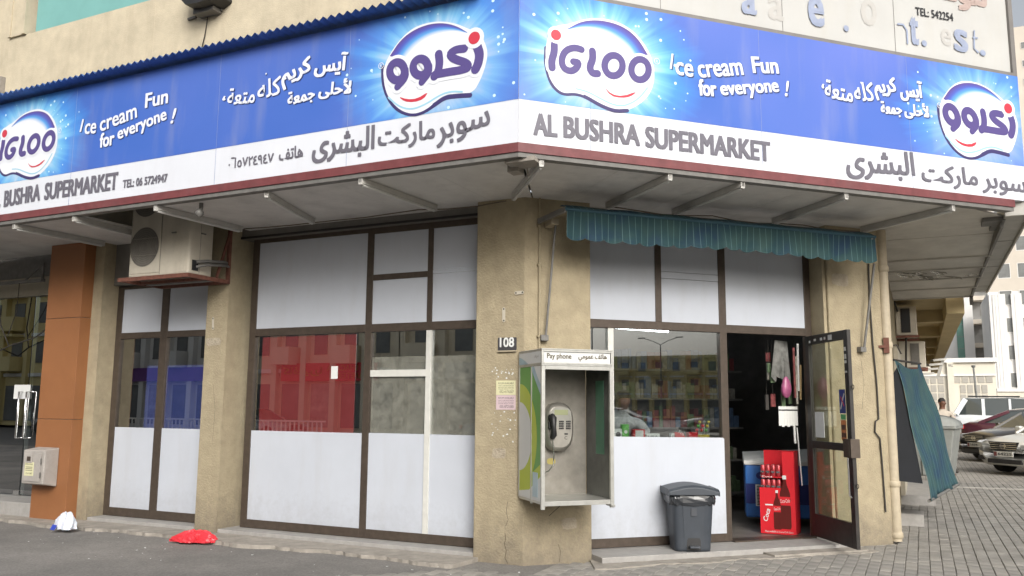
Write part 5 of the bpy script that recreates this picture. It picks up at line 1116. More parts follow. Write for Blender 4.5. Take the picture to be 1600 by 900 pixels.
m.solo('sweet_packets', [RED, BLK, PAPW], 'red and black sweet packets leaning in the shop window', 'sweets', FR_D, (a[0], .42, 1.146))
t = thing('sweet_tub', 'yellow tub of round lollipops beside a red box in the shop window', 'sweets', FR_D, D_(1100, 684, .42)[0:1]+(.42, 1.146))
a = D_(1091, 677, .42); b = D_(1109, 684, .42); m = MB(); m.lathe((a[0]+b[0])/2, .45, [(.07, 1.146), (.08, 1.20)], 16); m.part('tub', M('tub_yellow', (.55, .42, .02), .5), t)
rs = random.Random(6)
for k in range(9): x = (a[0]+b[0])/2+(k-4)*.019; z = 1.25+.045*(k % 3); m = MB(); m.tube([(x, .44, 1.19), (x, .44, z)], .003, 5); m.lathe(x, .44, [(.003, z-.018), (.017, z-.008), (.017, z+.008), (.003, z+.018)], 8, 1); m.part('lollipop', [PAPW, rs.choice((RED, cols_[0], bpy.data.materials['tub_yellow'], bpy.data.materials['goods_green']))], t)
a, b = D_(1075, 675, .42), D_(1089, 684, .42); MB().box(a[0], b[0], .40, .46, 1.146, a[1]).part('red_box', RED, t)
# freezer
gx_, gy_ = G_(1166, 808, .16)
FZ = Matrix.Translation((gx_, gy_, 0)) @ Matrix.Rotation(math.radians(12), 4, 'Z')
fz = thing('ice_cream_freezer', 'blue chest freezer with white sliding lid and Arabic badge, inside the doorway', 'freezer', FZ, (0, 0, .06))
sA = 0.0; sB = 1.0; zt = pix(FZ, 1164, 722, 0)[1]; BL1 = M('freezer_blue', (.04, .16, .48), .4, var=.05); BL2 = M('freezer_navy', (.012, .025, .16), .4, var=.05)
MB().box(sA, sB, 0.0, .60, .16, zt-.03).part('cabinet', BL1, fz, bevel=.02)
m = MB(); m.add([(sA-.01, -.02, zt-.03), (sB, -.02, zt-.03), (sB, -.02, zt+.02), (sA-.01, -.02, zt+.02), (sA-.01, .62, zt-.03), (sB, .62, zt-.03), (sB, .62, zt+.16), (sA-.01, .62, zt+.10)], [(0, 1, 2, 3), (7, 6, 5, 4), (3, 2, 6, 7), (0, 3, 7, 4), (1, 5, 6, 2), (0, 4, 5, 1)]); m.part('lid', WHT, fz, bevel=.006)
MB().box(sA+.005, sB, -.006, -.002, zt-.50, zt-.26).part('band', BL2, fz)
m = MB(); m.disc(sA+.33, zt-.16, .20, -.004, 0, n=24, rz=.075); put_text(m, arabic('اذرني'), (sA+.18, zt-.19), (sA+.42, zt-.19), .09, -.008, 1, off=.02); m.part('badge', [BL2, PAPW], fz)
m = MB(); m.disc(sA+.28, zt-.38, .16, -.008, 0, n=20, rz=.085); m.part('picture', M('pastry', (.45, .27, .07), .5, var=.5, scale=20), fz)
m = MB(); m.box(sA+.12, sA+.5, -.012, -.002, .30, .56); m.part('vent_frame', WHT, fz, bevel=.004)
m = MB(); 
for k in range(13): m.box(sA+.135, sA+.485, -.016, -.0125, .315+k*.018, .324+k*.018)
m.part('vent_slats', BLK, fz)
# red drinks stand
gx_, gy_ = G_(1189, 833, .065)
FS = Matrix.Translation((gx_, gy_, 0)) @ Matrix.Rotation(math.radians(-2), 4, 'Z')
cs = thing('drinks_stand', 'red cardboard cola display stand with printed bottles and stacked cans, just inside the door', 'display stand', FS, (0, 0, .065))
vC = 0.0; x0, x1, zm, zt = 0, pix(FS, 1243, 800, 0)[0], pix(FS, 1200, 762, 0)[1], pix(FS, 1232, 706, 0)[1]; xm = pix(FS, 1222, 720, 0)[0]
m = MB(); m.box(x0, x1, vC, vC+.02, .066, zm); m.box(xm, x1, vC, vC+.02, zm+.0001, zt); m.box(x0, x1, vC+.30, vC+.32, .066, zt); m.box(x0, x0+.012, vC+.021, vC+.30, .066, zm); m.box(x1-.012, x1, vC+.021, vC+.30, .066, zt); m.box(x0+.013, x1-.013, vC+.021, vC+.30, zm-.06, zm-.04); m.part('stand_body', RED, cs)
DRK = M('cola_dark', (.10, .012, .01), .3); CAP = PAPW
def bottle_print(m, cx, z0, h, w_, y):
    pr = [(.42, 0), (.5, .04), (.5, .38), (.46, .45), (.5, .55), (.44, .68), (.2, .82), (.14, .9), (.14, .94)]
    m.plate([(cx-r*w_, z0+q*h) for r, q in pr]+[(cx+r*w_, z0+q*h) for r, q in pr[::-1]], y, 0, 0); m.box(cx-.17*w_, cx+.17*w_, y-.0006, y-.0002, z0+.93*h, z0+h, 1); m.box(cx-.47*w_, cx+.47*w_, y-.0006, y-.0002, z0+.44*h, z0+.60*h, 2)
    put_text(m, 'Coca-Cola', (cx-.42*w_, z0+.48*h), (cx+.42*w_, z0+.50*h), .07*h, y-.0012, 1, off=.01, shear=.2)
ww = x1-x0
m = MB(); bottle_print(m, x0+.72*ww, .13, .60, .125, vC-.001); bottle_print(m, x0+.49*ww, .12, .44, .085, vC-.002)
m.box(x0+.14*ww, x0+.38*ww, vC-.0018, vC-.0012, .12, .41, 2); m.box(x0+.15*ww, x0+.37*ww, vC-.0022, vC-.0019, .385, .40, 1); put_text(m, 'Coca', (x0+.20*ww, .20), (x0+.30*ww, .34), .055, vC-.0028, 1, off=.02, shear=.2)
put_text(m, 'Also available in Coca-Cola Zero', (x0+.12*ww, .085), (x0+.92*ww, .085), .020, vC-.0015, 1, off=.01); m.part('print', [DRK, PAPW, RED], cs)
CAN = M('can_red', (.42, .05, .06), .3, .4); CANT = M('can_top', (.5, .5, .5), .25, .9)
for r in range(2):
    for c in range(4):
        m = MB(); cxx = x0+.035+c*(xm-x0-.03)/4; z = zm-.005+r*.165-.03; m.lathe(cxx, vC+.05, [(.022, z), (.029, z+.01), (.029, z+.115), (.021, z+.128)], 14); m.lathe(cxx, vC+.05, [(.0215, z+.1275), (.0215, z+.132)], 14, 1); m.box(cxx-.02, cxx+.02, vC+.0175, vC+.021, z+.04, z+.06, 1); m.part('drinks_can', [CAN, CANT], cs)
m = MB(); m.box(x0+.02, xm-.005, vC+.01, vC+.29, zm+.115, zm+.128); put_text(m, 'Coca', (x0+.03, zm+.117), (x0+.15, zm+.117), .02, vC+.008, 1); m.part('tray', [RED, PAPW], cs)
# goods hanging by the door
def hang(name, label, mats, fn, base):
    m = MB(); fn(m); return m.solo(name, mats, label, 'hanging goods', FR_D, base)
sH = D_(1222, 560, .45)[0]
def fnp(m):
    rs = random.Random(3)
    for k in range(5):
        x = sH-.13+.045*k; m.add([(x, .4+.02*k, 2.28), (x+.05, .4+.02*k, 2.28), (x+.03+rs.uniform(-.03, .03), .42, 1.84-.08*rs.random()), (x-.06+rs.uniform(-.03, .03), .40, 1.80+.10*rs.random())], [(0, 1, 2, 3)])
hang('hanging_sheets', 'grey clear packets hanging in the top of the doorway', [M('packet_grey', (.17, .17, .16), .4, var=.4, scale=12)], fnp, (sH, .4, 1.7))
def fnk(m):
    v = []; 
    for j, (z, r) in enumerate(((1.86, .015), (1.82, .04), (1.76, .06), (1.70, .066), (1.65, .055), (1.62, .025))): 
        for k in range(12): t = k*math.pi/6; v.append((sH-.01+r*math.cos(t)*(1+.1*math.sin(k*2.3+j)), .38+r*.6*math.sin(t), z))
    m.add(v, [(i*12+k, i*12+(k+1) % 12, (i+1)*12+(k+1) % 12, (i+1)*12+k) for i in range(5) for k in range(12)], 0, True)
hang('pink_bag_of_toys', 'pink see-through bag hanging in the doorway', [M('bag_pink', (.34, .09, .19), .3, var=.3, scale=14)], fnk, (sH, .38, 1.6))
def fnw(m):
    for k in range(7): x = sH-.14+.045*k; m.box(x, x+.036, .36+.01*k, .365+.01*k, 1.30-.012*(k % 2), 1.52); m.box(x, x+.036, .358+.01*k, .3595+.01*k, 1.47, 1.485, 1)
hang('hanging_packets', 'row of small white packets hanging below the pink bag', [WHT, INK], fnw, (sH, .36, 1.3))
def fnm(m):
    for k, (c, z0, z1) in enumerate(((0, 1.1, 1.3), (1, 1.62, 2.2), (2, 1.55, 2.1), (0, 1.7, 2.25), (3, 1.6, 2.0))): m.tube([(sH+.10+.025*k, .40, z0), (sH+.08+.03*k, .38, z1)], .014, 6, c)
    m.tube([(sH+.11, .37, 1.28), (sH+.19, .42, .62)], .007, 6, 0)
def fnq(m):
    rs = random.Random(17)
    for k in range(16):
        x = sH-.20+rs.random()*.36; z = rs.uniform(1.62, 2.15); w_ = rs.uniform(.03, .06); h_ = rs.uniform(.10, .2); y = .44+rs.random()*.12
        m.box(x, x+w_, y, y+.02, z-h_, z, rs.randrange(5)); m.tube([(x+w_/2, y+.01, z), (x+w_/2, y+.01, 2.30)], .002, 4, 4)
hang('hanging_sachets', 'cluster of small coloured sachets hanging on strings behind the pink bag', [cols_[0], cols_[1], cols_[3], WHT, WIRE], fnq, (sH, .44, 1.5))
hang('hanging_brushes', 'bundle of thin sticks and brushes hanging at the door edge', [WHT, cols_[1], cols_[0], M('stick_tan', (.35, .25, .12), .6)], fnm, (sH+.1, .4, .6))
# shopkeeper bent over the counter: one skinned body
def person(name, label, loc, joints, edges, radii, skin_m, parts, rz=0):
    t = thing(name, label, 'person', Matrix.Translation(loc) @ Matrix.Rotation(rz, 4, 'Z'), (0, 0, 0))
    me = bpy.data.meshes.new('body'); me.from_pydata(joints, edges, []); o = bpy.data.objects.new('body', me); COL.objects.link(o); o.parent = t
    sk = o.modifiers.new('skin', 'SKIN'); 
    sv = me.skin_vertices[0].data if me.skin_vertices else None
    if sv is None:
        bpy.context.view_layer.objects.active = o; bpy.ops.mesh.customdata_skin_add(); sv = me.skin_vertices[0].data
    for i, r in enumerate(radii): sv[i].radius = (r, r) if not isinstance(r, tuple) else r
    sv[0].use_root = True; sb = o.modifiers.new('sub', 'SUBSURF'); sb.levels = 2; sb.render_levels = 2
    bpy.context.view_layer.update(); dg = bpy.context.evaluated_depsgraph_get(); me2 = bpy.data.meshes.new_from_object(o.evaluated_get(dg)); o.modifiers.clear(); o.data = me2
    for m_ in skin_m: me2.materials.append(m_)
    for p in me2.polygons: p.use_smooth = True; p.material_index = parts(p.center)
    return t, o
SKIN = M('skin', (.16, .075, .045), .6, var=.06); SHIRT = M('shirt_grey', (.40, .40, .41), .85, var=.35, scale=30); SHIRT2 = M('shirt_cream', (.42, .37, .31), .85, var=.08); TROU = M('trousers_dark', (.05, .045, .04), .85); HAIR = M('hair_black', (.012, .01, .009), .8)
def std_joints(lean=0.0, arm_l=None, arm_r=None, step=.0):
    """standing figure, facing -y; returns joints, edges and radii"""
    J = [(0, 0, .94), (0, -.01-lean*.2, 1.12), (0, .0-lean*.6, 1.32), (0, .0-lean*.9, 1.46), (0, -.01-lean, 1.56), (0, -.02-lean*1.05, 1.64), (0, -.025-lean*1.08, 1.71)]
    R = [(.15, .11), (.135, .10), (.16, .105), (.075, .07), (.055, .055), (.078, .095), (.065, .08)]
    E = [(0, 1), (1, 2), (2, 3), (3, 4), (4, 5), (5, 6)]
    for sx, arm in ((-1, arm_l), (1, arm_r)):
        b = len(J); ar = arm or [(.20, 0, 1.40), (.25, .0, 1.12), (.27, -.06, .88)]
        J += [(sx*ar[0][0], ar[0][1]-lean*.85, ar[0][2]), (sx*ar[1][0], ar[1][1]-lean, ar[1][2]), (sx*ar[2][0], ar[2][1]-lean, ar[2][2])]; R += [.062, .045, .034]
        hx_, hy_, hz_ = J[-1]; E += [(2, b), (b, b+1), (b+1, b+2)]
        k = len(J); J.append((hx_, hy_-.03, hz_-.06)); R.append((.036, .018)); E.append((b+2, k))
        for q, (ox, ln) in enumerate(((-.028, .06), (-.010, .075), (.008, .07), (.025, .055))):
            J.append((hx_+ox, hy_-.045, hz_-.06-ln)); R.append(.009); E.append((k, len(J)-1))
        J.append((hx_-sx*.04, hy_-.05, hz_-.07)); R.append(.011); E.append((b+2, len(J)-1))
    for sx in (-1, 1):
        b = len(J); st = step*sx
        J += [(sx*.10, 0, .86), (sx*.11, -.02-st*.5, .49), (sx*.11, .0-st, .09), (sx*.115, -.14-st, .035)]; R += [.095, .062, .045, (.042, .03)]; E += [(0, b), (b, b+1), (b+1, b+2), (b+2, b+3)]
    return J, E, R
pp = FR_D @ Vector((1.44, 1.0, 0))
J, E_, R_ = std_joints(lean=.28, arm_r=[(.21, -.03, 1.34), (.30, -.06, 1.20), (.20, -.14, 1.22)], arm_l=[(.20, 0, 1.34), (.26, -.05, 1.18), (.18, -.12, 1.20)])
J = [(x, y-(max(0, z-1.0))*.25, z-max(0, (z-1.2))*.22) for x, y, z in J]
tp1, bo = person('person', 'shopkeeper in a speckled grey shirt bending over the counter behind the shop window', (pp.x, pp.y, .02), J, E_, R_, [SHIRT, SKIN, TROU], lambda c: (2 if c.z < .95 else (1 if c.z > 1.45 or (c.y < -.42 and c.z < 1.14) else 0)), rz=math.radians(35))
m = MB(); v = []
def hairparts(t, hx, hy, hz, mat=HAIR):
    m = MB(); v = []; n = 14
    for j, (z, r) in enumerate(((-.03, .085), (.0, .098), (.04, .098), (.08, .075), (.105, .03))):
        for k in range(n): a = 2*math.pi*k/n; v.append((hx+r*.86*math.cos(a), hy+.018+r*math.sin(a)*(1.05 if math.sin(a) > 0 else .72), hz+z))
    m.add(v, [(i*n+k, i*n+(k+1) % n, (i+1)*n+(k+1) % n, (i+1)*n+k) for i in range(4) for k in range(n)]+[tuple(range(4*n, 5*n))], 0, True); m.part('hair', mat, t)
def face(t, hx, hy, hz):
    for sx in (-1, 1): m = MB(); m.lathe(hx+sx*.032, hy-.088, [(.002, hz-.008), (.010, hz-.003), (.010, hz+.003), (.002, hz+.008)], 8); m.part('eye', INK, t)
    m = MB(); m.add([(hx-.012, hy-.088, hz-.04), (hx+.012, hy-.088, hz-.04), (hx, hy-.115, hz-.035), (hx, hy-.088, hz)], [(0, 1, 2), (0, 2, 3), (2, 1, 3)]); m.part('nose', SKIN, t)
    m = MB(); m.box(hx-.022, hx+.022, hy-.092, hy-.086, hz-.066, hz-.058); m.part('mouth', M('lips', (.12, .04, .035), .6) if 'lips' not in bpy.data.materials else bpy.data.materials['lips'], t)
    for sx in (-1, 1): m = MB(); m.lathe(hx+sx*.080, hy, [(.004, hz-.03), (.014, hz-.02), (.016, hz+.01), (.004, hz+.025)], 8); m.part('ear', SKIN, t)
hj = J[5]; hairparts(tp1, hj[0], hj[1], hj[2]+.02)
# pedestrian by the parked cars
J, E_, R_ = std_joints(step=.16, arm_l=[(.20, 0, 1.42), (.27, .08, 1.14), (.26, .04, .90)], arm_r=[(.20, 0, 1.42), (.28, -.08, 1.15), (.26, -.22, .94)])
gx, gy = G_(1474, 668, 1.1); dd_ = 24/math.hypot(gx, gy); gx, gy = pix(FR_L, 1474, 668, 23-YF)[0], 23.0
tp2, bo = person('person', 'dark haired man in a cream shirt walking beside the grey dumpster', (gx, gy, .0), J, E_, R_, [SHIRT2, SKIN, TROU], lambda c: (2 if c.z < .93 else (1 if c.z > 1.50 or (abs(c.x) > .17 and c.z < 1.22) else 0)), rz=math.radians(30))
hairparts(tp2, 0, -.02, 1.67); face(tp2, 0, -.02, 1.645)

# ------------------------------------------------------------------ side street: dumpster, wall units
dm = thing('dumpster', 'tall pale grey wheeled refuse container by the side awning', 'dumpster', Matrix.Translation((.06, 19.0, 0)) @ Matrix.Rotation(math.radians(-8), 4, 'Z'), (0, 0, 0))
GD_ = M('dumpster_grey', (.24, .25, .235), .6, .1, var=.15, scale=5, stain=.3, stain_col=(.13, .11, .09), streak=True)
m = MB(); v = [(-.48, -.5, .22), (.42, -.5, .22), (.42, .5, .22), (-.48, .5, .22), (-.55, -.6, 1.12), (.56, -.6, 1.12), (.56, .6, 1.12), (-.55, .6, 1.12)]
m.add(v, [(0, 3, 2, 1), (4, 5, 6, 7), (0, 1, 5, 4), (1, 2, 6, 5), (2, 3, 7, 6), (3, 0, 4, 7)]); m.box(-.57, .60, -.63, .63, 1.12, 1.18); m.part('bin_body', GD_, dm, bevel=.02)
m = MB()
for x in (-.3, 0, .3): m.add([(x-.03, -.535, .25), (x+.03, -.535, .25), (x+.03, -.615, 1.1), (x-.03, -.615, 1.1), (x-.03, -.50, .25), (x+.03, -.50, .25), (x+.03, -.58, 1.1), (x-.03, -.58, 1.1)], [(0, 1, 2, 3), (0, 3, 7, 4), (1, 5, 6, 2)])
m.part('rib', GD_, dm)
m = MB(); v = []
for i in range(9):
    a = math.pi*i/8; x = .60*math.cos(a); z = 1.18+.22*math.sin(a); v += [(x, -.63, z), (x, .63, z)]
m.add(v, [(2*i, 2*i+1, 2*i+3, 2*i+2) for i in range(8)]+[tuple(range(0, 18, 2)), tuple(range(17, 0, -2))], 0, True); m.part('lid', GD_, dm)
for x, y in ((-.4, -.45), (.38, -.45), (-.4, .45), (.38, .45)): m = MB(); m.tube([(x-.03, y, .10), (x+.03, y, .10)], .10, 14); m.part('wheel', RUB, dm); m = MB(); m.box(x-.04, x+.04, y-.03, y+.03, .12, .225); m.part('caster', RUST, dm)
for (Yq, p0_, p1_, q0_, q1_, lb) in ((17.6, 1407, 1431, 478, 524, 'cream air conditioner high on the side street wall, nearest of three'), (18.9, 1422, 1445, 533, 574, 'middle air conditioner on the side street wall, lower than the nearest'), (26.5, 1418, 1436, 560, 590, 'farthest air conditioner on the side street wall')):
    xa_, zb_ = pix(FR_L, p0_, q1_, Yq-YF); xb_, zt_ = pix(FR_L, p1_, q0_, Yq-YF); t = thing('air_conditioner', lb, 'air conditioner', FR_W, (xa_, Yq, zb_)); MB().box(min(xa_, -.36), xb_, Yq, Yq+.85, zb_, zt_).part('casing', ACM, t, bevel=.015)
    MB().box(xa_+.02, xa_+(xb_-xa_)*.62, Yq-.012, Yq-.001, zb_+.05, zt_-.04).part('fan_grille', BLK if Yq < 18 else ACG, t)
    m = MB(); m.box(-.37, xb_+.03, Yq-.05, Yq-.02, zb_-.05, zb_-.005); m.box(-.37, xb_+.03, Yq+.8, Yq+.85, zb_-.05, zb_-.005); m.part('bracket', RUST, t)
fr_ = thing('louvred_rack', 'louvred metal rack jutting from the side street wall', 'rack', FR_W, (.4, 30, 2.2))
XR, ZR = pix(FR_L, 1440, 592, 27-YF); XS, ZS = pix(FR_L, 1468, 563, 27-YF)
for k in range(5): m = MB(); t_ = k/4; m.bar((XR+.1+(XS-XR)*t_*.9-.25, 27, ZR+(ZS-ZR)*t_), (XS-.3+(XS-XR)*t_*.9, 27.1, ZR+(ZS-ZR)*t_+.03), .25, .06); m.part('louvre', GUT, fr_)
m = MB(); m.bar((XR-.1, 27.1, ZR), (XS-.4, 27.1, ZS+.05), .05, .08); m.bar((XR+.4, 27.05, ZR), (XS+.1, 27.05, ZS+.05), .05, .08); m.part('frame', GUT, fr_)
m = MB(); m.tube([(-.36, 17.4, 3.5), (-.2, 18.2, 2.9), (-.25, 18.9, 2.2)], .02, 6); m.solo('wall_cable', WIRE, 'drooping cable beside the side street air conditioners', 'cable')
MB().box(-.365, -.30, 15.0, 17.0, .15, 2.5).solo('side_door', M('door_cream', (.42, .38, .30), .6, var=.1), 'plain cream door panel low on the side street wall', 'door', FR_W, (-.33, 15, .15))

# ------------------------------------------------------------------ cars
CGL = M('car_glass', (.05, .06, .06), .06, spec=.8, var=.02); PLATE = M('plate_white', (.6, .6, .56), .5); HEADL = M('headlamp', (.55, .57, .58), .12, .3); TAILL = M('tail_lamp', (.5, .02, .03), .2); TRIM = M('black_trim', (.02, .02, .022), .45)
def paint(name, c, metal=.2): 
    m = M(name, c, .28, metal, var=.03); m.node_tree.nodes['Principled BSDF'].inputs['Coat Weight'].default_value = .6; return m
def car(label, loc, rz, mat, kind='sedan', plate='', group=None, badge=True, rack=False):
    """front faces local -y; real size"""
    t = thing('parked_car', label, 'car', Matrix.Translation(loc) @ Matrix.Rotation(rz, 4, 'Z'), (0, 0, 0), group)
    suv = kind == 'suv'; L = 4.8; hw = .91 if not suv else .95; zb = .22 if not suv else .30; sh = .93 if not suv else 1.10; rf = 1.45 if not suv else 1.85
    # lower body: stations along y with (front bumper -> tail): y, half width, bottom, shoulder height, centre crown
    st = [(-2.40, .60, zb+.12, sh-.32, .0), (-2.34, .76, zb+.02, sh-.26, .02), (-2.18, .86, zb-.02, sh-.18, .05), (-1.75, hw, zb-.04, sh-.10, .07), (-1.1, hw, zb-.04, sh-.02, .06), (-.9, hw, zb-.04, sh, .03), (0, hw, zb-.04, sh+.01, .0), (1.2, hw, zb-.04, sh+.03, .0), (1.75, hw, zb-.03, sh+.05, .02), (2.15, .87, zb, sh+.04, .03), (2.33, .80, zb+.04, sh-.02, .02), (2.40, .66, zb+.14, sh-.18, .0)]
    if suv: st[0] = (-2.40, .66, zb+.12, sh-.22, 0); st[1] = (-2.35, .82, zb, sh-.14, .02); st[-1] = (2.40, .80, zb+.1, sh, 0); st[-2] = (2.36, .88, zb+.02, sh+.03, 0)
    m = MB(); v = []; N = 12
    for (y, w_, b0, s, c) in st:
        v += [(-w_*.80, y, b0), (-w_*.97, y, b0+.10), (-w_, y, b0+.32), (-w_*.985, y, s-.10), (-w_*.90, y, s), (-w_*.45, y, s+c), (w_*.45, y, s+c), (w_*.90, y, s), (w_*.985, y, s-.10), (w_, y, b0+.32), (w_*.97, y, b0+.10), (w_*.80, y, b0)]
    f = [(i*N+k, i*N+(k+1) % N, (i+1)*N+(k+1) % N, (i+1)*N+k) for i in range(len(st)-1) for k in range(N)]+[tuple(range(N)), tuple(range((len(st)-1)*N, len(st)*N))[::-1]]
    m.add(v, f, 0, True); b = m.part('car_body', mat, t)
    # greenhouse
    if suv: gs = [(-.95, .84, .80, sh), (-.30, .80, .66, rf-.04), (0.3, .80, .66, rf), (1.9, .80, .68, rf-.02), (2.28, .84, .72, sh+.1)]
    else: gs = [(-1.05, .82, .78, sh-.01), (-.25, .78, .60, rf-.05), (.25, .78, .58, rf), (.95, .78, .58, rf-.06), (1.85, .80, .70, sh+.06)]
    v = []; 
    for (y, wb_, wr, z) in gs: v += [(-wb_, y if z > sh+.15 else y, sh-.02), (-wr, y, z), (wr, y, z), (wb_, y, sh-.02)]
    m = MB(); m.add(v, [(i*4+k, i*4+k+1, (i+1)*4+k+1, (i+1)*4+k) for i in range(len(gs)-1) for k in range(3)]); m.part('windows', CGL, t)
    m = MB(); v = []
    for (y, wb_, wr, z) in gs[1:-1]: v += [(-wr-.02, y-(.03 if y == gs[1][0] else 0), z-.03), (-wr*.6, y, z+.03), (wr*.6, y, z+.03), (wr+.02, y, z-.03)]
    k_ = len(gs)-2; m.add(v, [(i*4+k, i*4+k+1, (i+1)*4+k+1, (i+1)*4+k) for i in range(k_-1) for k in range(3)], 0, True); 
    for sx in (-1, 1):
        m.bar((sx*.83, gs[0][0]+.0, sh-.01), (sx*(gs[1][2]+.02), gs[1][0], gs[1][3]-.02), .05, .07); m.bar((sx*.80, gs[-1][0], gs[-1][3]-.02), (sx*(gs[-2][2]+.01), gs[-2][0], gs[-2][3]-.02), .06, .10 if not suv else .2)
        m.bar((sx*.82, .28, sh-.01), (sx*(gs[2][2]+.015), .28, gs[2][3]-.04), .05, .09)
        if suv: m.bar((sx*.82, 1.25, sh-.01), (sx*(gs[2][2]+.015), 1.25, gs[2][3]-.04), .05, .12)
    m.part('roof', mat, t)
    for sx in (-1, 1):
        for y in (-1.48, 1.42):
            r = .33 if not suv else .38
            m = MB(); m.tube([(sx*(hw-.20), y, r), (sx*(hw+.005), y, r)], r, 22); w_ = m.part('wheel', RUB, t)
            m = MB(); m.tube([(sx*(hw-.1), y, r), (sx*(hw+.012), y, r)], r*.62, 16); m.part('rim', CHR, w_)
            m = MB(); n = 20; m.add([(sx*(hw+.003), y+(r+.06)*math.cos(math.pi*k/n), r+(r+.06)*math.sin(math.pi*k/n)) for k in range(n+1)]+[(sx*(hw+.003), y-(r+.06), .2), (sx*(hw+.003), y+(r+.06), .2)], [tuple(range(n+3))]); m.part('wheel_arch', TRIM, t)
        hz = sh-.335; hp = [(.42, -2.375), (.62, -2.375), (.79, -2.335), (.885, -2.17), (.925, -1.86)]; v = []
        for q_, (hx_, hy_) in enumerate(hp): v += [(sx*hx_, hy_-.012, hz-.01+.02*q_), (sx*hx_, hy_-.012, hz+.10+.022*q_)]
        m = MB(); m.add(v, [(2*q_, 2*q_+2, 2*q_+3, 2*q_+1) for q_ in range(4)]); m.part('headlight', HEADL, t)
        m = MB(); m.box(min(sx*.55, sx*.84), max(sx*.55, sx*.84), 2.30, 2.40, sh-.16, sh-.02); m.part('tail_light', TAILL, t)
        m = MB(); m.box(min(sx*.93, sx*1.08), max(sx*.93, sx*1.08), -.80, -.66, sh+.03, sh+.17); m.part('mirror', mat, t, bevel=.03)
        m = MB(); m.box(min(sx*.55, sx*.75), max(sx*.55, sx*.75), -2.385, -2.33, zb+.10, zb+.20); m.part('fog_lamp', TRIM, t)
    m = MB(); g0, g1 = sh-.36, sh-.17; m.add([(-.42, -2.405, g1), (.42, -2.405, g1), (.33, -2.42, g0), (-.33, -2.42, g0)], [(0, 1, 2, 3)]); gr = m.part('grille', TRIM, t)
    m = MB()
    for k in range(4): z = g0+.02+k*.045; m.box(-.36, .36, -2.432, -2.422, z, z+.012)
    m.part('grille_bar', CHR, gr)
    if badge: m = MB(); m.stroke(arc(0, (g0+g1)/2, .07, .065, 0, 350, 18), .018, -2.437, closed=True); m.box(-.095, .095, -2.440, -2.4375, (g0+g1)/2-.013, (g0+g1)/2+.013); m.part('badge', CHR, t)
    m = MB(); m.box(-.45, .45, -2.425, -2.37, zb+.04, zb+.14); m.part('lower_grille', TRIM, t)
    pz = g0-.15
    for y, n_ in ((-2.44, 'number_plate'), (2.405, 'number_plate')):
        m = MB(); m.box(-.26, .26, y, y+.02, pz, pz+.12); 
        if y < 0 and plate: m.box(-.25, -.17, y-.003, y-.001, pz+.01, pz+.11, 2); put_text(m, plate, (-.14, pz+.03), (.23, pz+.03), .065, y-.004, 1, off=.02)
        m.part(n_, [PLATE, INK, MAR], t)
    if rack:
        m = MB()
        for sx in (-1, 1): m.tube([(sx*.66, -.1, rf+.07), (sx*.66, 1.8, rf+.07)], .022, 6)
        m.part('roof_rail', TRIM, t)
    return t
def at(px, py, Y): x, z = pix(FR_L, px, py, Y-YF); return x
W1 = paint('paint_white', (.66, .66, .62), 0); DKG = paint('paint_dark', (.07, .065, .06), .5); MARP = paint('paint_maroon', (.085, .022, .035), .4); W2 = paint('paint_white_suv', (.62, .65, .68), 0); SILV = paint('paint_silver', (.3, .3, .3), .6)
def front_at(px, Y, rz, z=0.0): return (at(px, 690, Y)-2.4*math.sin(rz), Y+2.4*math.cos(rz), z)
r_ = math.radians(-46)
car('white saloon with dark grille facing the camera at the right edge of the photo', front_at(1568, 23.0, r_), r_, W1, 'sedan', '64225')
r_ = math.radians(-54)
car('dark grey saloon nosing out between the white saloon and the dumpster', front_at(1523, 28.0, r_, .02), r_, DKG, 'sedan', '58388')
r_ = math.radians(84)
car('maroon saloon seen from its tail, parked across behind the dark one', (at(1500, 680, 33)+2.5, 33.4, .08), r_, MARP, 'sedan')
car('white four wheel drive with black roof rails, behind the pedestrian', (at(1484, 670, 41)+2.6, 41.5, .13), math.radians(86), W2, 'suv', rack=True)
car('low white estate car just behind the maroon saloon', (at(1502, 670, 37)+2.8, 37.2, .12), math.radians(88), W1, 'sedan')
car('pale car far back at the right edge, near the railings', (at(1586, 660, 52)+1.2, 52, .2), math.radians(60), SILV, 'sedan')

# ------------------------------------------------------------------ buildings beyond the car park
HZ1 = M('far_cream', (.62, .58, .49), .9, var=.05, scale=.4); HZ2 = M('far_white', (.68, .67, .65), .9, var=.04, scale=.4); HZ3 = M('far_tan', (.56, .51, .44), .9, var=.06, scale=.3); HZ4 = M('far_grey', (.24, .24, .235), .9, var=.1, scale=.4)
GRN = M('green_glazing', (.12, .27, .22), .3, var=.15, scale=1); WDK = M('far_window', (.15, .155, .15), .35, var=.3, scale=1); GRL = M('far_grille', (.36, .34, .30), .8, var=.08)
def fx_(px, Y): return pix(FR_L, px, 600, Y-YF)[0]
def fz_(py, Y, px=1530): return pix(FR_L, px, py, Y-YF)[1]
def winpart(parent, mesh, x, y, z, name='window'):
    o = bpy.data.objects.new(name, mesh); COL.objects.link(o); o.parent = parent; root = parent
    o.location = Vector((x, y, z))-INFO[root.name]; return o
def win_mesh(w_, h_, mat, frame=.06, fmat=HZ2):
    m = MB(); m.box(0, w_, -.02, .02, 0, h_); m.box(-frame, 0, -.06, .0, -frame, h_+frame, 1); m.box(w_, w_+frame, -.06, 0, -frame, h_+frame, 1); m.box(0, w_, -.06, 0, h_, h_+frame, 1); m.box(0, w_, -.08, 0, -frame, 0, 1)
    return m.mesh('window', [mat, fmat])
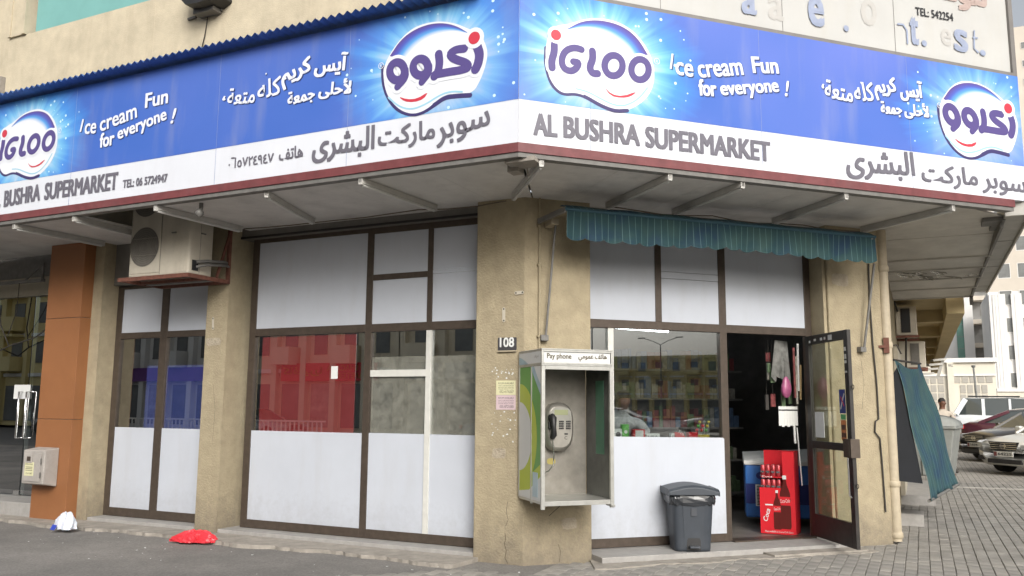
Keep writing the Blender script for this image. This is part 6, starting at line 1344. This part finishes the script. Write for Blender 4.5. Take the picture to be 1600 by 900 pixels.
# low cream building with grille panels
Y1 = 78
lb = thing('garage_building', 'low cream building with grilled panel walls beyond the parked cars', 'building', FR_W, (fx_(1510, Y1), Y1, 0))
xa, xb = fx_(1425, Y1), fx_(1557, Y1); zt = fz_(566, Y1)
MB().box(xa, xb, Y1, Y1+9, 0, zt).part('wall', HZ1, lb); MB().box(xa-.2, xb+.15, Y1-.25, Y1+9.2, zt+.001, zt+.35).part('parapet', HZ2, lb); MB().box(xa, xb, Y1-.12, Y1-.001, zt-1.1, zt-.95).part('band', HZ2, lb)
MB().box(fx_(1481, Y1), fx_(1491, Y1), Y1-.3, Y1-.001, 0, zt-.01).part('pier', HZ1, lb)
mg = {}
def grid(px0, px1, py0, py1, nc, nr):
    x0, x1, z0, z1 = fx_(px0, Y1), fx_(px1, Y1), max(0.2, fz_(py1, Y1)), fz_(py0, Y1); cw, ch = (x1-x0)/nc, (z1-z0)/nr
    me = MB().box(0, cw-.12, -.03, .02, 0, ch-.12).mesh('grille_panel', GRL)
    for i in range(nc):
        for j in range(nr): winpart(lb, me, x0+i*cw, Y1-.02, z0+j*ch, 'grille_panel')
grid(1443, 1477, 586, 652, 3, 5); grid(1491, 1554, 586, 598, 5, 1); grid(1500, 1545, 599, 660, 4, 4)
m = MB(); put_text(m, 'WALL', (fx_(1483, Y1), fz_(573, Y1)), (fx_(1491, Y1), fz_(573, Y1)), .25, Y1-.3); 
m.part('lettering', WDK, lb)
wl_ = thing('boundary_wall', 'low cream boundary wall and railings at the far right edge', 'wall', FR_W, (fx_(1590, 70), 70, 0))
MB().box(fx_(1557, 70), fx_(1700, 70), 70, 70.4, 0, fz_(612, 70, 1590)-.0).part('wall', HZ1, wl_) 
MB().box(fx_(1557, 70), fx_(1700, 70), 69.9, 70.5, fz_(612, 70, 1590)+.001, fz_(609, 70, 1590)+.1).part('coping', HZ2, wl_)
m = MB()
for k in range(24): m.box(fx_(1570, 66)+k*.18, fx_(1570, 66)+k*.18+.04, 66, 66.04, 0, 2.3)
m.box(fx_(1570, 66), fx_(1570, 66)+4.3, 65.98, 66.06, 2.25, 2.32); m.part('railing', WDK, wl_)
m = MB(); m.tube([(fx_(1527, 60), 60, 0), (fx_(1523, 60), 60.2, fz_(574, 60))], .06, 6); m.lathe(fx_(1523, 60), 60.2, [(.1, fz_(574, 60)), (.12, fz_(573, 60)+.1)], 8); m.solo('street_pole', WDK, 'thin leaning pole before the low cream building', 'pole', base=(fx_(1527, 60), 60, 0))
# left tower: white with a green glazed strip and recessed grey balconies
Y2 = 120
ta = thing('tower_block', 'white tower with a vertical green glazed strip and grey recessed balconies', 'building', FR_W, (fx_(1520, Y2), Y2, 0))
x0, x1, x2, x3, x4 = [fx_(p, Y2) for p in (1400, 1500, 1511, 1527, 1557)]; zt = fz_(400, Y2)+14
MB().box(x0, x1, Y2, Y2+14, 0, zt).part('wall', HZ2, ta); MB().box(x1+.01, x2, Y2-.2, Y2+14, 0, zt).part('glazed_strip', GRN, ta); MB().box(x2+.01, x3, Y2-.6, Y2+14, 0, zt).part('wall', HZ2, ta)
MB().box(x3+.01, x4, Y2+2, Y2+14, 0, zt).part('recess_wall', HZ4, ta)
sl_ = MB().box(0, x4-x3-.3, -.0, 2, 0, .55).mesh('balcony', HZ3); acm_ = MB().box(0, .9, 0, .5, 0, .7).mesh('air_conditioner_unit', HZ2); wm = win_mesh(1.4, 1.5, WDK)
for k in range(15):
    z = fz_(655, Y2)+k*2.95; winpart(ta, sl_, x3+.02, Y2+.0, z, 'balcony'); winpart(ta, acm_, x3+1.4, Y2+1.4, z+1.5, 'balcony_unit'); winpart(ta, wm, x0+2.0+5.4, Y2-.02, z+.9)
    if k % 1 == 0: winpart(ta, wm, x0+2.0, Y2-.02, z+.9)
m = MB()
for k in range(30): m.box(x1+.02, x2-.02, Y2-.23, Y2-.2001, k*1.5, k*1.5+.06)
m.part('glazing_bar', HZ4, ta)
# right tower, ribbed, pale with an arched window column
Y3 = 105
tb = thing('tower_block', 'pale ribbed apartment tower with pointed arch windows in front of the taller tan tower', 'building', FR_W, (fx_(1580, Y3), Y3, 0))
a0, a1 = fx_(1553, Y3), fx_(1680, Y3); zt = fz_(455, Y3, 1580)
MB().box(a0, a1, Y3, Y3+12, 0, zt).part('wall', HZ2, tb)
rib = MB().box(0, .35, -.35, 0, 0, zt-.3).mesh('rib', HZ2); 
for px in (1554, 1558, 1563, 1568, 1574, 1589, 1594, 1600): winpart(tb, rib, fx_(px, Y3), Y3-.001, 0, 'rib')
m = MB(); w1 = 1.15; pts = [(-w1/2, 0), (w1/2, 0), (w1/2, 1.6), (w1*.25, 2.3), (0, 2.7), (-w1*.25, 2.3), (-w1/2, 1.6)]; m.plate(pts, -.05, .06); am = m.mesh('arch_window', WDK); am2 = win_mesh(1.1, 1.5, WDK)
m = MB(); m.plate([(p[0]*.97, p[1]) for p in pts], -.05, .04); 
for k in range(9):
    z = fz_(660, Y3)+k*2.95+.8
    winpart(tb, am if k == 8 else am2, fx_(1581.5, Y3)+(.0 if k == 8 else -.55), Y3-.02, z)
    for q in (0, 1, 2): winpart(tb, am2, fx_(1604, Y3)+q*2.6, Y3-.02, z)
Y4 = 150
tc = thing('tower_block', 'tall tan tower with rows of small windows and stacked balconies behind', 'building', FR_W, (fx_(1590, Y4), Y4, 0))
a0, a1 = fx_(1582, Y4)-7.4, fx_(1760, Y4)
MB().box(a0, a1, Y4, Y4+20, 0, 62).part('wall', HZ3, tc); MB().box(a0, a0+.6, Y4-.3, Y4-.001, 0, fz_(455, Y4, 1580)).part('pier', HZ3, tc)
sw = win_mesh(.75, 1.0, WDK, .05); bm = MB().box(0, 3.0, -.9, 0, 0, .9).mesh('balcony', HZ2); dm_ = MB().box(0, 2.8, -.03, 0, 0, 2.2).mesh('balcony_door', WDK)
for k in range(10, 20):
    z = k*3.0
    for q in (-6.2, -4.9, -3.8, -2.7, -1.5): winpart(tc, sw, fx_(1582, Y4)+q, Y4-.02, z+1.3)
    winpart(tc, bm, fx_(1582, Y4)+.4, Y4, z, 'balcony'); winpart(tc, dm_, fx_(1582, Y4)+.5, Y4-.001, z+.9, 'balcony_door')
    for q in (4.6, 5.7, 8.2, 9.4): winpart(tc, sw, fx_(1582, Y4)+q, Y4-.02, z+1.3)

# ------------------------------------------------------------------ the street opposite (what the shop glass mirrors)
SHOPD = M('opp_shop', (.32, .30, .27), .5, var=.4, scale=2)
OP = {'cream': M('opp_cream', (.68, .60, .46), .9, var=.12, scale=.5), 'yellow': M('opp_yellow', (.70, .60, .30), .9, var=.1, scale=.5), 'white': M('opp_white', (.76, .75, .71), .9, var=.08, scale=.5), 'brown': M('opp_brown', (.34, .28, .22), .9, var=.15, scale=.5)}
def opp(label, frame, x0, x1, h, mat, floors, bays, shop=None, arches=False):
    """building with its street face on local y=0, looking towards local +y"""
    t = thing('apartment_building', label, 'building', frame, ((x0+x1)/2, 0, 0)); MB().box(x0, x1, -12, 0, 0, h).part('wall', mat, t)
    MB().box(x0-.1, x1+.1, -12.1, .25, h+.001, h+.4).part('parapet', mat, t)
    bw_ = (x1-x0)/bays; fh = (h-3.4)/floors
    m = MB(); m.box(0, bw_*.42, .0, .04, 0, fh*.52); wme = m.mesh('window', WDK); m = MB(); m.box(0, bw_*.62, .001, 1.0, 0, .95); m.box(0, bw_*.62, .001, 1.0, fh*.86, fh*.92); bme = m.mesh('balcony', mat)
    m = MB(); m.plate([(0, 0), (bw_*.6, 0)]+arc(bw_*.3, fh*.45, bw_*.3, fh*.3, 0, 180, 10), .03, -.03); ame = m.mesh('arch_window', WDK)
    for i in range(bays):
        for j in range(floors):
            x = x0+bw_*(i+.25); z = 3.5+j*fh+fh*.15
            if arches and j == floors-1: winpart(t, ame, x, .0, z); continue
            winpart(t, wme, x, .0, z+.2)
            if i % 2 == 0: winpart(t, bme, x-bw_*.1, 0.0, z-.35, 'balcony')
    for i in range(bays+1):
        MB().box(x0+bw_*i-.18, x0+bw_*i+.18, .002, .35, 0, h-.02).part('pilaster', mat, t)
    for j in range(floors): MB().box(x0+.2, x1-.2, .003, .16, 3.2+j*fh, 3.42+j*fh).part('string_course', OP['white'], t)
    if shop:
        for i in range(bays): MB().box(x0+bw_*i+.4, x0+bw_*(i+1)-.4, .01, .06, .3, 2.6).part('shop_window', WDK if i % 3 else SHOPD, t)
    return t
FO = Matrix.Translation((0, -21, 0))
opp('cream apartment building across the street over the red cafeteria', FO, -36, -24, 13, OP['cream'], 3, 6, True)
opp('pale apartment building with arched windows opposite the narrow shopfront', FO, -48, -36.3, 12, OP['white'], 3, 6, True, True)
opp('yellow apartment building with arched balconies opposite the glass shop', FO, -66, -48.3, 14, OP['yellow'], 4, 7, True, True)
opp('cream building across the street directly behind the photographer', FO, -23.7, -12, 13, OP['cream'], 3, 5, True)
opp('brown walled apartment building across the street on the right', FO, -11.5, 10, 11, OP['brown'], 3, 8, True)
FP = Matrix.Translation((104, 0, 0)) @ Matrix.Rotation(math.pi/2, 4, 'Z')
opp('yellow terraced block far down the cross street', FP, -42, -10, 8.2, OP['yellow'], 2, 13, True)
opp('brown terraced block far down the cross street', FP, -9.5, 30, 9.6, OP['brown'], 2, 12, True)
opp('pale block at the far end of the cross street', FP, -90, -43, 10.5, OP['white'], 3, 12, True)
# shop signs opposite
def osign(label, x0, x1, z0, z1, mat, txt, tm, ar=None):
    t = thing('street_sign', label, 'sign', FO, ((x0+x1)/2, .3, z0)); MB().box(x0, x1, .1, .3, z0, z1).part('sign_board', mat, t)
    m = MB(); h = (z1-z0)
    def mir(m0):   # reads correctly from the street side (looking along -y)
        m0.v = [(x0+x1-p[0], .304, p[2]) for p in m0.v]; return m0
    for k, s in enumerate(txt): put_text(m, s, (x0+.15+(.2*k), z1-h*(.45+.42*k)), (x0+(x1-x0)*.5-(.2*k), z1-h*(.45+.42*k)), h*.32, 0, off=.02)
    if ar: put_text(m, ar, (x0+(x1-x0)*.55, z0+h*.25), (x1-.15, z0+h*.25), h*.55, 0, off=.02)
    mir(m).part('lettering', tm, t)
YT = M('yellow_text', (.75, .42, .03), .5)
osign('red cafeteria sign across the street', -31.5, -25.3, 2.75, 3.7, RED, ('RED SHACARA', 'CAFETERIA'), YT, arabic('كافتيريا'))

m = MB(); m.box(-23.5, -13, .1, .3, 2.8, 3.6); m.solo('street_sign', GREYB, 'plain grey shop fascia across the street right of the red cafeteria sign', 'sign', FO, (-18, .2, 2.8))
m = MB(); m.box(-47.5, -37, .1, .4, 2.8, 3.6); m.solo('street_sign', M('purple_fascia', (.16, .05, .25), .5), 'purple shop fascia across the street under the arched windows', 'sign', FO, (-42, .2, 2.8))
# lamp posts
def post(label, x, y, h=9.5):
    t = thing('street_lamp', label, 'street lamp', Matrix.Translation((x, y, 0)), (0, 0, 0), None)
    m = MB(); m.tube([(0, 0, 0), (0, 0, h-1)], [.11, .06], 8); m.part('pole', WDK, t)
    for s in (-1, 1):
        m = MB(); m.tube([(0, 0, h-1), (0, s*.9, h-.55), (0, s*2.0, h-.2)], .04, 6); m.part('arm', WDK, t); m = MB(); m.box(-.12, .12, min(s*1.8, s*2.6), max(s*1.8, s*2.6), h-.24, h-.14); m.part('lantern', WDK, t)
post('twin armed street lamp down the cross street, mirrored above the yellow block', 82.2, -14.8); post('twin armed street lamp on the near side, mirrored beside the pay phone', 60.7, -15.1, 9.5)
# parked cars opposite, plain copies
oc_ = car('silver car parked across the street opposite the red cafeteria', (-27.5, -14.5, -.16), math.radians(90), SILV, 'sedan')
copy_tree(oc_, label='silver car parked across the street behind the photographer', frame=Matrix.Translation((-14, -14.5, -.16)) @ Matrix.Rotation(math.radians(90), 4, 'Z'))
copy_tree(oc_, label='silver car parked across the street before the arched white building', frame=Matrix.Translation((-40, -14.5, -.16)) @ Matrix.Rotation(math.radians(-90), 4, 'Z'))
for k, (x, y) in enumerate(((33, -4), (35, 2), (37, 9), (31, -11))):
    copy_tree(oc_, label=['silver car down the cross street, second row', 'silver car down the cross street in line with the doorway', 'silver car down the cross street, farthest left', 'silver car down the cross street, nearest the road'][k], frame=Matrix.Translation((x, y, 0)) @ Matrix.Rotation(math.radians(5*k), 4, 'Z'))
m = MB()
for k in range(60): m.box(-34+k*.22, -34+k*.22+.05, -11.0, -10.96, -.1, .85)
m.box(-34, -20.8, -11.01, -10.95, .82, .88); m.solo('road_railing', OP['white'], 'white railing along the middle of the road, mirrored in the shop glass', 'railing', base=(-27, -11, 0))
